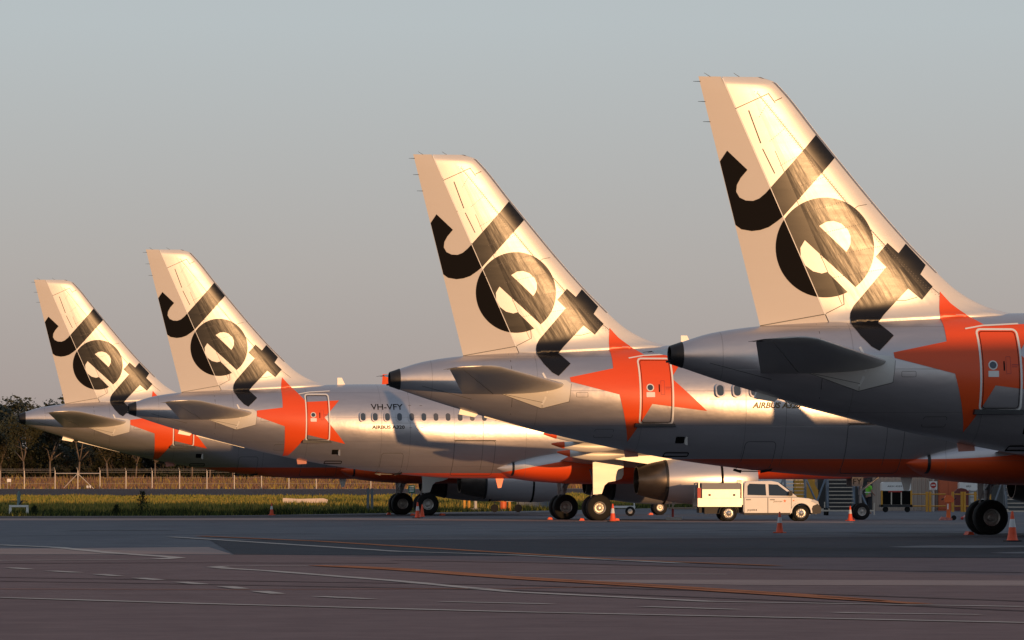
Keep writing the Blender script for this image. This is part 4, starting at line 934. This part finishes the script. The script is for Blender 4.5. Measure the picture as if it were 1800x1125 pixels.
side_panel([(3.04, 1.10), (4.02, 1.08), (3.98, 1.14), (3.42, 1.56), (3.03, 1.58)], .012, 'front_side_window', cglass)
obj('windscreen', MB().add([(3.52, -.66, 1.62), (3.52, .66, 1.62), (4.22, .78, 1.08), (4.22, -.78, 1.08)], [(0, 1, 2, 3)]).mesh('windscreen'), cglass, ur, (.02, 0, .012))
for x0, x1, nm in ((1.98, 2.97, 'rear_door'), (3.0, 3.98, 'front_door')):
    obj(nm, MB().box(x0, x1, -.882, -.872, .36, 1.0).mesh(nm), wpaint, ur)
for x_ in (1.975, 2.985, 3.99): obj('door_gap', MB().box(x_-.008, x_+.008, -.889, -.86, .36, 1.0).mesh('door_gap'), darkp, ur)
obj('sill', MB().box(1.96, 3.94, -.89, -.80, .28, .36).mesh('sill'), darkp, ur)
for x_ in (2.06, 3.08): obj('door_handle', MB().box(x_, x_+.2, -.90, -.875, .90, .945).mesh('door_handle'), gry, ur)
obj('side_mirror', MB().box(3.86, 4.02, -1.08, -.86, 1.10, 1.28).mesh('side_mirror'), darkp, ur)
bp_ = MB().prism([(4.86, .30), (5.26, .34), (5.27, .58), (5.12, .74), (4.92, .66), (4.86, .5)], -.89, .89); obj('front_bumper', bp_.mesh('front_bumper'), darkp, ur)
obj('headlight', MB().prism([(4.82, .86), (5.13, .72), (5.19, .66), (5.14, .84), (4.95, .93)], -.885, -.62).mesh('headlight'), material('headlight_glass', (.6, .62, .65), .15, .3), ur)
obj('indicator', MB().box(4.06, 4.12, -.885, -.87, .86, .90).mesh('indicator'), orp, ur)
obj('flare', MB().prism(arch(4.42, .47, .36, 12)+arch(4.42, .41, .36, 12)[::-1], -.90, -.85).mesh('flare', angle=30), wpaint, ur)
cty = MB().lathe([(-.09, .2), (-.11, .30), (-.07, .345), (.07, .345), (.11, .30), (.09, .2)], 28, axis='y').mesh('tyre', angle=35)
crm = MB(); crm.lathe([(-.10, .21), (-.08, .19), (-.04, .17), (-.05, .10), (-.09, .06), (-.10, .001)], 24, axis='y')
for k in range(10): crm.tube((.14*math.cos(k*.628), -.075, .14*math.sin(k*.628)), (.14*math.cos(k*.628), -.05, .14*math.sin(k*.628)), .022, n=6)
crm = crm.mesh('rim', angle=40)
for x_ in (1.32, 4.42):
    for y_, s in ((-.76, 1), (.76, -1)):
        obj('tyre', cty, M['tyre'], ur, (x_, y_, .345)); obj('rim', crm, alu, ur, (x_, y_, .345), (0, 0, 0 if s > 0 else math.pi))
tr = MB().box(0, 1.86, -.92, .92, .70, .80).box(0, 1.86, -.935, -.915, .62, .98).box(0, 1.86, .915, .935, .62, .98).box(-.02, .0, -.92, .92, .62, .98)
obj('tray', tr.mesh('tray'), alu, ur)
obj('tool_box', MB().box(.18, 1.80, -.90, .90, .985, 1.62).mesh('tool_box'), alu, ur); obj('box_lid', MB().box(.16, 1.82, -.912, .912, 1.36, 1.625).mesh('box_lid'), material('grey_lid', (.11, .12, .15), .45, .3), ur)
for x_ in (.45, 1.5): obj('latch', MB().box(x_, x_+.09, -.93, -.905, 1.08, 1.16).mesh('latch'), darkp, ur)
obj('tail_light', MB().box(-.03, .12, -.93, -.85, 1.0, 1.42).mesh('tail_light'), red, ur)
obj('headboard', MB().bar((1.89, -.85, .7), (1.89, -.85, 1.72), .05).bar((1.89, .85, .7), (1.89, .85, 1.72), .05).bar((1.89, -.85, 1.72), (1.89, .85, 1.72), .05).bar((1.89, -.85, 1.2), (1.89, .85, 1.2), .04).mesh('headboard'), alu, ur)
obj('rear_rack', MB().bar((.05, -.8, .98), (.05, -.8, 1.66), .05).bar((.05, .8, .98), (.05, .8, 1.66), .05).bar((.05, -.85, 1.62), (.05, .85, 1.62), .05).mesh('rear_rack'), alu, ur)
obj('chassis', MB().box(.1, 4.9, -.45, .45, .36, .62).box(.3, 1.0, -.7, -.3, .32, .6).mesh('chassis'), darkp, ur)
obj('mudguard', MB().prism(arch(1.32, .42, .34, 10)+arch(1.32, .40, .34, 10)[::-1], -.9, -.6).mesh('mudguard'), darkp, ur)
obj('fleet_number', text_mesh('fleet_number', 'JQ004', 2.10, 2.52, .42, .52, flat=-.885, bold=.01), M['hole'], ur)
obj('door_lettering', text_mesh('door_lettering', 'Jetstar', 3.22, 3.62, .79, .89, flat=-.885, bold=.005), M['gold'], ur)
sp = [(3.71+.075*math.cos(R(90+36*k))*(1 if k % 2 == 0 else .42), .865+.075*math.sin(R(90+36*k))*(1 if k % 2 == 0 else .42)) for k in range(10)]
obj('door_star', MB().prism(sp, -.888, -.884).mesh('door_star'), orp, ur)

# ------------------------------------------------------------------ tow stand, stairs, containers, person
p = at(1180, 0, 268); r = obj('tow_bar_stand', None, loc=(p.x, 268, 0), label='cream A shaped tow stand with a long bar behind the truck tray', cat='tow bar')
obj('upright', MB().bar((.05, 0, .1), (.05, 0, 1.0), .07).bar((-.1, 0, .55), (-.1, 0, 1.0), .05).mesh('upright'), beige, r)
obj('gusset', MB().prism([(.08, .62), (.08, .92), (.36, 1.05), (.40, 1.0)], -.03, .03).mesh('gusset'), beige, r)
obj('bar', MB().tube((-.15, 0, .52), (1.15, 0, .52), .04, n=8).mesh('bar'), beige, r); obj('foot', MB().box(-.25, .45, -.25, .25, .02, .14).mesh('foot'), M['plate'], r)
obj('jack', MB().tube((.05, 0, .1), (.05, 0, .5), .05, n=8).mesh('jack'), red, r)
def stairs(px, Y, w, n, lab, dirn=1, rise=.19, run=.24, frame=None):
    p = at(px, 0, Y); r = obj('passenger_stairs', None, loc=(p.x, Y, 0), label=lab, cat='stairs', group='mobile passenger stairs')
    for k in range(n): obj('tread', MB().box(-w/2, w/2, run*k, run*k+.27, .42+rise*k, .46+rise*k).mesh('tread'), beige, r)
    for s in (-1, 1):
        x_ = s*(w/2+.03); obj('stringer', MB().bar((x_, 0, .36), (x_, run*n, .36+rise*n), .06, .16).mesh('stringer'), frame or blue, r)
        obj('handrail', MB().tube((x_, 0, 1.4), (x_, run*n, 1.4+rise*n), .03, n=8).mesh('handrail'), frame or blue, r)
        for k in (0, 4, 8): obj('rail_post', MB().tube((x_, run*k, .4+rise*k), (x_, run*k, 1.4+rise*k), .025, n=6).mesh('rail_post'), frame or blue, r)
        obj('brace', MB().bar((x_, -.05, .2), (x_*1.02, run*n*.8, .3+rise*n*.8), .07).bar((x_+s*.75, .2, .16), (x_, run*n*.5, 2.0), .07).bar((x_, run*n*.6, .2), (x_, run*n*.6, .4+rise*n*.6), .07).mesh('brace'), frame or blue, r)
        for y_ in (.15, run*n*.75):
            obj('wheel', MB().lathe([(-.06, .08), (-.06, .19), (.06, .19), (.06, .08)], 16, (x_+s*.05, y_, .19), axis='x', caps=True).mesh('wheel', angle=40), M['tyre'], r)
    obj('base_frame', MB().bar((-w/2-.95, -.1, .24), (w/2+1.0, -.1, .24), .07).bar((-w/2-.95, -.1, .02), (-w/2-.95, -.1, .62), .06).bar((w/2+1.0, -.1, .02), (w/2+1.0, -.1, .62), .06).bar((-w/2, 0, .3), (-w/2, run*n*.8, .3), .08).bar((w/2, 0, .3), (w/2, run*n*.8, .3), .08).mesh('base_frame'), beige, r)
    return r
stairs(1478, 306, 1.25, 13, 'mobile stairs with pale treads and blue braces beside the nose wheel')
stairs(1398, 322, 1.0, 13, 'mobile stairs with blue rails behind the truck bonnet')
stairs(1789, 300, 1.1, 13, 'mobile stairs with pale treads beyond the big shaded wheels', frame=gry)
p = at(1096, 0, 300); r = obj('baggage_cart', None, loc=(p.x, 300, 0), label='white framed baggage cart with small wheels beyond the sunlit landing gear', cat='cart')
obj('deck', MB().box(-1.0, .55, -.6, .6, .40, .50).mesh('deck'), M['white'], r)
obj('frame', MB().bar((-1.0, -.6, .3), (-1.0, -.6, 1.25), .06).bar((.5, -.6, .3), (.5, -.6, 1.1), .06).bar((-1.0, -.6, .85), (.5, -.6, .85), .05).bar((-1.0, -.6, 1.22), (-.2, -.6, 1.22), .05).mesh('frame'), M['white'], r)
for x_ in (-.75, .3): obj('wheel', MB().lathe([(-.07, .02), (-.07, .13), (-.06, .24), (.06, .24), (.07, .13)], 18, (x_, -.6, .24), axis='y', caps=True).mesh('wheel', angle=40), M['tyre'], r); obj('hub', MB().lathe([(-.075, .12), (-.085, .04), (-.085, .001)], 14, (x_, -.6, .24), axis='y').mesh('hub'), beige, r)
def uld(px, Y, lab, txt, w=1.56, body_m=None):
    p = at(px, 0, Y); r = obj('cargo_container', None, loc=(p.x, Y, 0), label=lab, cat='container', group='air cargo containers')
    obj('dolly', MB().box(-w/2-.1, w/2+.1, -.8, .8, .28, .42).mesh('dolly'), darkp, r)
    for x_ in (-.6, .6): obj('wheel', MB().lathe([(-.05, .06), (-.05, .16), (.05, .16), (.05, .06)], 14, (x_, -.6, .16), axis='y', caps=True).mesh('wheel'), M['tyre'], r)
    obj('curtain', MB().box(-w/2, w/2, -.75, .75, .43, 1.18).mesh('curtain'), M['hole'], r)
    obj('hood', MB().prism([(-w/2-.02, 1.18), (w/2+.02, 1.18), (w/2+.02, 1.58), (w/2-.15, 1.66), (-w/2+.1, 1.66), (-w/2-.02, 1.60)], -.78, .78).mesh('hood'), M['white'], r)
    for x_ in (-w/2-.03, w/2+.03): obj('corner_post', MB().box(x_-.05, x_+.05, -.8, -.7, .3, 1.2).mesh('corner_post'), yel, r)
    for x_ in (-.28, .26): obj('strap', MB().box(x_-.03, x_+.03, -.765, -.752, .43, 1.18).mesh('strap'), beige, r)
    obj('red_flap', MB().box(-.45, .3, -.775, -.752, 1.10, 1.2).mesh('red_flap'), red, r)
    obj('container_code', text_mesh('container_code', txt, -.5, -.5+.095*len(txt), 1.36, 1.47, flat=-.785, bold=.01), M['hole'], r)
uld(1573, 338, 'cargo container with white hood reading AKH 4339 JQ and black curtain', 'AKH 4339 JQ')
uld(1710, 352, 'cargo container with white hood behind the yellow railing', 'AKH', 1.7)
# person in a high-visibility vest
hv = material('high_visibility_green', (.16, .62, .03), .6, noise=(5, .1)); navy = material('dark_trousers', (.012, .013, .018), .8); skin = material('skin', (.35, .19, .13), .55); hair = material('dark_hair', (.02, .015, .012), .7)
def skin_body(name, joints, edges, mat, parent, sub=2):
    m = bpy.data.meshes.new(name); m.from_pydata([j[:3] for j in joints], edges, []); o = obj(name, m, mat, parent)
    sk_ = o.modifiers.new('skin', 'SKIN'); sk_.use_smooth_shade = True
    for v, j in zip(m.skin_vertices[0].data, joints): v.radius = (j[3], j[4] if len(j) > 4 else j[3])
    m.skin_vertices[0].data[0].use_root = True; s2 = o.modifiers.new('sub', 'SUBSURF'); s2.levels = sub; s2.render_levels = sub; return o
p = at(1525, 0, 318); r = obj('person', None, loc=(p.x, 318, 0), rot=(0, 0, R(-60)), label='person in green high-visibility vest and dark trousers standing behind the stairs', cat='person')
J_ = [(0, 0, .98, .15, .12), (0, 0, 1.15, .145, .11), (0, 0, 1.36, .17, .115), (0, 0, 1.47, .10, .08), (0, .01, 1.54, .055), (0, .02, 1.63, .085, .095), (0, .015, 1.74, .075, .085),
      (.19, 0, 1.42, .062), (.25, .04, 1.17, .048), (.23, .22, 1.0, .038), (.22, .29, .97, .04, .025), (-.19, 0, 1.42, .062), (-.25, .03, 1.16, .048), (-.24, .2, 1.02, .038), (-.23, .27, 1.0, .04, .025),
      (.10, 0, .88, .095), (.11, .02, .50, .062), (.11, -.02, .10, .045), (.11, .12, .04, .045, .035), (-.10, 0, .88, .095), (-.12, .04, .50, .062), (-.13, 0, .10, .045), (-.13, .14, .04, .045, .035)]
E_ = [(0, 1), (1, 2), (2, 3), (3, 4), (4, 5), (5, 6), (3, 7), (7, 8), (8, 9), (9, 10), (3, 11), (11, 12), (12, 13), (13, 14), (0, 15), (15, 16), (16, 17), (17, 18), (0, 19), (19, 20), (20, 21), (21, 22)]
bd = skin_body('body', J_, E_, skin, r)
vest = skin_body('vest', [(0, 0, .93, .175, .145), (0, 0, 1.15, .165, .135), (0, 0, 1.36, .195, .14), (0, 0, 1.46, .12, .10), (.19, 0, 1.42, .085), (.235, .03, 1.24, .075), (-.19, 0, 1.42, .085), (-.235, .02, 1.23, .075)], [(0, 1), (1, 2), (2, 3), (3, 4), (4, 5), (3, 6), (6, 7)], hv, r)
trs = skin_body('trousers', [(0, 0, .96, .165, .135), (.10, 0, .86, .11), (.11, .02, .50, .08), (.11, -.02, .12, .065), (-.10, 0, .86, .11), (-.12, .04, .50, .08), (-.13, 0, .12, .065)], [(0, 1), (1, 2), (2, 3), (0, 4), (4, 5), (5, 6)], navy, r)
obj('reflective_band', MB().lathe([(1.10, .185), (1.15, .187)], 20, axis='z').mesh('reflective_band', True), M['white'], r)
obj('hair', MB().lathe([(1.66, .095), (1.72, .10), (1.78, .08), (1.815, .03), (1.82, .001)], 16, (0, .0, 0), axis='z').mesh('hair', True), hair, r)

# ------------------------------------------------------------------ terminal sheds, railings, sign, extinguisher stand
bw_ = bpy.data.materials.new('corrugated_cream'); bw_.use_nodes = True; t = bw_.node_tree; b = t.nodes['Principled BSDF']; vec, x_, y_, z_ = xyz(t)
b.inputs['Base Color'].default_value = (.42, .34, .28, 1); b.inputs['Roughness'].default_value = .5
SY = 356.0
def sx(px, Y=SY): return (px-900)/FPX*Y
r = obj('terminal_shed', None, loc=(0, SY, 0), label='cream corrugated metal shed wall behind the parked equipment', cat='building')
x0, x1 = sx(1320), sx(1642); pts = []; k = 0; x_ = x0
while x_ < x1:
    pts += [(x_, 0), (x_+.10, 0), (x_+.13, -.05), (x_+.20, -.05), (x_+.23, 0)]; x_ += .23
vs = [(a, c, z) for z in (0, 5.2) for a, c in pts]; n = len(pts)
obj('corrugated_wall', mesh('corrugated_wall', vs, [(i, i+1, n+i+1, n+i) for i in range(n-1)]), bw_, r)
obj('shell', MB().box(x0, x1, .06, 14, 0, 5.15).mesh('shell'), bw_, r); obj('roof', MB().box(x0-.4, x1+.4, -.5, 14.3, 5.2, 5.4).mesh('roof'), gry, r)
obj('door', MB().box(sx(1418), sx(1432), -.09, -.055, 0, 2.05).mesh('door'), yel, r); obj('dark_bay_panel', MB().box(sx(1437), sx(1533), -.12, -.055, 0, 4.2).mesh('dark_bay_panel'), darkp, r); obj('downpipe', MB().tube((sx(1641), -.12, 0), (sx(1641), -.12, 5.2), .07, n=8).mesh('downpipe'), M['plate'], r)  # flat dark panel stands in for the shaded inside of an open bay
r = obj('open_bay', None, loc=(0, SY, 0), label='dark open loading bay with orange doors beside the cream shed', cat='building')
obj('back_wall', MB().box(sx(1645), sx(1990), 8, 8.2, 0, 5).mesh('back_wall'), gry, r); obj('roof', MB().box(sx(1644), sx(1990), -1, 8.2, 3.9, 5.2).mesh('roof'), gry, r)
for a in (1986, ): obj('column', MB().box(sx(a)-.2, sx(a)+.2, -.2, .2, 0, 3.9).mesh('column'), gry, r)
obor = material('orange_steel', (.55, .12, .045), .6, noise=(1.5, .15))
r = obj('orange_locker', None, loc=(0, SY-1.2, 0), label='tall faded orange double door locker beside the no entry sign', cat='locker')
for a, b_ in ((1648.5, 1663.7), (1664.3, 1680)): obj('door', MB().box(sx(a), sx(b_), -.03, .0, .1, 2.25).mesh('door'), obor, r)
obj('cabinet', MB().box(sx(1648), sx(1680.5), 0, .9, 0, 2.3).mesh('cabinet'), obor, r)
for a in (1651, 1672): obj('label_plate', MB().box(sx(a), sx(a)+.12, -.036, -.031, 2.1, 2.16).mesh('label_plate'), M['white'], r)
p = at(1688, 0, 346); r = obj('round_top_crate', None, loc=(p.x, 346, 0), label='dark red round topped crate behind the yellow railing', cat='crate')
obj('body', MB().prism([(-.37, .05), (.37, .05), (.37, 1.12), (.25, 1.26), (0, 1.32), (-.25, 1.26), (-.37, 1.12)], -.4, .4).mesh('body'), material('dark_red', (.16, .03, .025), .6), r)
p = at(1716, 0, 347); r = obj('grey_cabinet', None, loc=(p.x, 347, 0), label='grey wire fronted equipment cage beside the dark red crate', cat='cage')
obj('back', MB().box(-.42, .42, .02, .7, .05, 1.2).mesh('back'), M['plate'], r)
for k in range(4): obj('bar', MB().bar((-.42, -.02, .15+.33*k), (.42, -.02, .15+.33*k), .03).mesh('bar'), gry, r)
for s in (-.42, 0, .42): obj('upright', MB().bar((s, -.02, .05), (s, -.02, 1.22), .04).mesh('upright'), gry, r)
p = at(1639, 0, 345); r = obj('no_entry_sign', None, loc=(p.x, 345, 0), label='white square sign with a red no entry disc on a post', cat='sign')
obj('board', MB().box(-.22, .22, -.02, 0, 1.22, 1.70).mesh('board'), M['white'], r); obj('post', MB().tube((0, .03, 0), (0, .03, 1.7), .03, n=8).mesh('post'), galv, r)
dsk = MB(); dsk.v = [(0, -.024, 1.48)]+[(.17*math.cos(2*math.pi*k/28), -.024, 1.48+.17*math.sin(2*math.pi*k/28)) for k in range(28)]; dsk.f = [(0, 1+(k+1) % 28, 1+k) for k in range(28)]
obj('red_disc', dsk.mesh('red_disc'), red, r); obj('white_bar', MB().box(-.11, .11, -.030, -.026, 1.455, 1.515).mesh('white_bar'), M['white'], r); obj('caption', MB().box(-.14, .14, -.025, -.022, 1.255, 1.28).mesh('caption'), red, r)
def railing(px0, px1, Y, posts, lab):
    r = obj('yellow_railing', None, loc=(0, Y, 0), label=lab, cat='railing', group='yellow safety railings')
    for z in (.32, .98): obj('rail', MB().tube((sx(px0, Y), 0, z), (sx(px1, Y), 0, z), .035, n=8).mesh('rail'), yel, r)
    for q in posts: obj('post', MB().tube((sx(q, Y), 0, 0), (sx(q, Y), 0, 1.12), .075, n=12).mesh('post', angle=40), yel, r)
railing(1597, 1662, 343, (1629, 1634.5), 'yellow railing in front of the cream shed wall'); railing(1674, 1735, 341, (1674.5, 1690.5, 1695, 1714, 1721), 'yellow railing with fat posts in front of the grey cage')
p = G(1667, 914.5); r = obj('ground_power_stand', None, loc=p, label='orange pedestal unit with wheels and striped foot standing on the apron', cat='stand')
obj('foot', MB().prism([(-.42, 0), (.16, 0), (.16, .09), (-.30, .16)], -.22, .22).mesh('foot'), material('red_white_stripe', (.5, .16, .13), .6, noise=(14, .8)), r)
obj('column', MB().prism([(-.09, .05), (.10, .05), (.08, .8), (-.06, .8)], -.08, .08).mesh('column'), orp, r)
obj('head', MB().prism([(-.16, .78), (.22, .78), (.26, .92), (.14, 1.08), (-.10, 1.10), (-.20, .92)], -.14, .14).mesh('head'), orp, r)
obj('handle', MB().bar((-.30, 0, .9), (-.16, 0, .95), .06).bar((.22, 0, .86), (.34, 0, .98), .05).mesh('handle'), darkp, r); obj('wheel', MB().lathe([(-.04, .03), (-.04, .11), (.04, .11), (.04, .03)], 14, (.24, 0, .11), axis='y', caps=True).mesh('wheel'), M['tyre'], r)
obj('label_strip', MB().box(-.05, .0, -.09, -.082, .48, .72).mesh('label_strip'), M['white'], r)
a, b_ = G(1690, 913.5), G(1713, 903); obj('tow_rod', MB().tube(a+Vector((0, 0, .05)), b_+Vector((0, 0, .25)), .04, n=8).tube(a+Vector((-.02, 0, .06)), a+Vector((.08, 0, .06)), .07, n=8).mesh('tow_rod'), red, label='long red tow rod lying on the apron behind the big wheels', cat='tow bar')
# white service truck bodies far behind the ute
p = at(1345, 0, 345); r = obj('service_truck', None, loc=(p.x, 345, 0), label='white topped service truck half hidden behind the utility truck', cat='truck')
obj('box_body', MB().box(-1.8, 1.5, -1, 1, .9, 1.95).mesh('box_body'), M['white'], r); obj('cab', MB().prism([(1.55, .5), (2.9, .5), (2.9, 1.2), (2.5, 1.9), (1.55, 1.9)], -1, 1).mesh('cab'), yel, r); obj('chassis', MB().box(-1.8, 2.8, -.8, .8, .4, .9).mesh('chassis'), darkp, r)
for x_ in (-1.1, 2.1): obj('wheel', MB().lathe([(-.12, .15), (-.12, .42), (.12, .42), (.12, .15)], 20, (x_, -.85, .42), axis='y', caps=True).mesh('wheel', angle=40), M['tyre'], r)
# unseen blocks added off frame, heights stepped to shade the nearest aircraft and equipment
e1 = Vector((math.cos(SUN_AZ), math.sin(SUN_AZ), 0)); e2 = Vector((math.sin(SUN_AZ), -math.cos(SUN_AZ), 0)); o0 = Vector((17.5, 93, 0))
r = obj('shade_building', None, loc=o0, rot=(0, 0, SUN_AZ), label='unseen flat roofed block added to shade the apron', cat='building')
obj('wall', MB().box(0, 70, -18, 0, 0, 8.3).mesh('wall'), bw_, r); obj('roof', MB().box(-.5, 70.5, -18.5, .5, 8.3, 8.75).mesh('roof'), gry, r)
obj('low_shade_block', MB().box(70.2, 87, -22, .3, 0, 12.5).mesh('low_shade_block'), bw_, r); obj('mid_shade_block', MB().box(87.2, 100, -26, .5, 0, 15.3).mesh('mid_shade_block'), bw_, r); obj('tall_shade_block', MB().box(100.2, 185, -30, .6, 0, 18).mesh('tall_shade_block'), bw_, r)
for k in range(14): obj('window', MB().box(1.5+4.9*k, 4.9+4.9*k, 0, .05, 1.0, 3.2).mesh('window'), M['glass'], r)
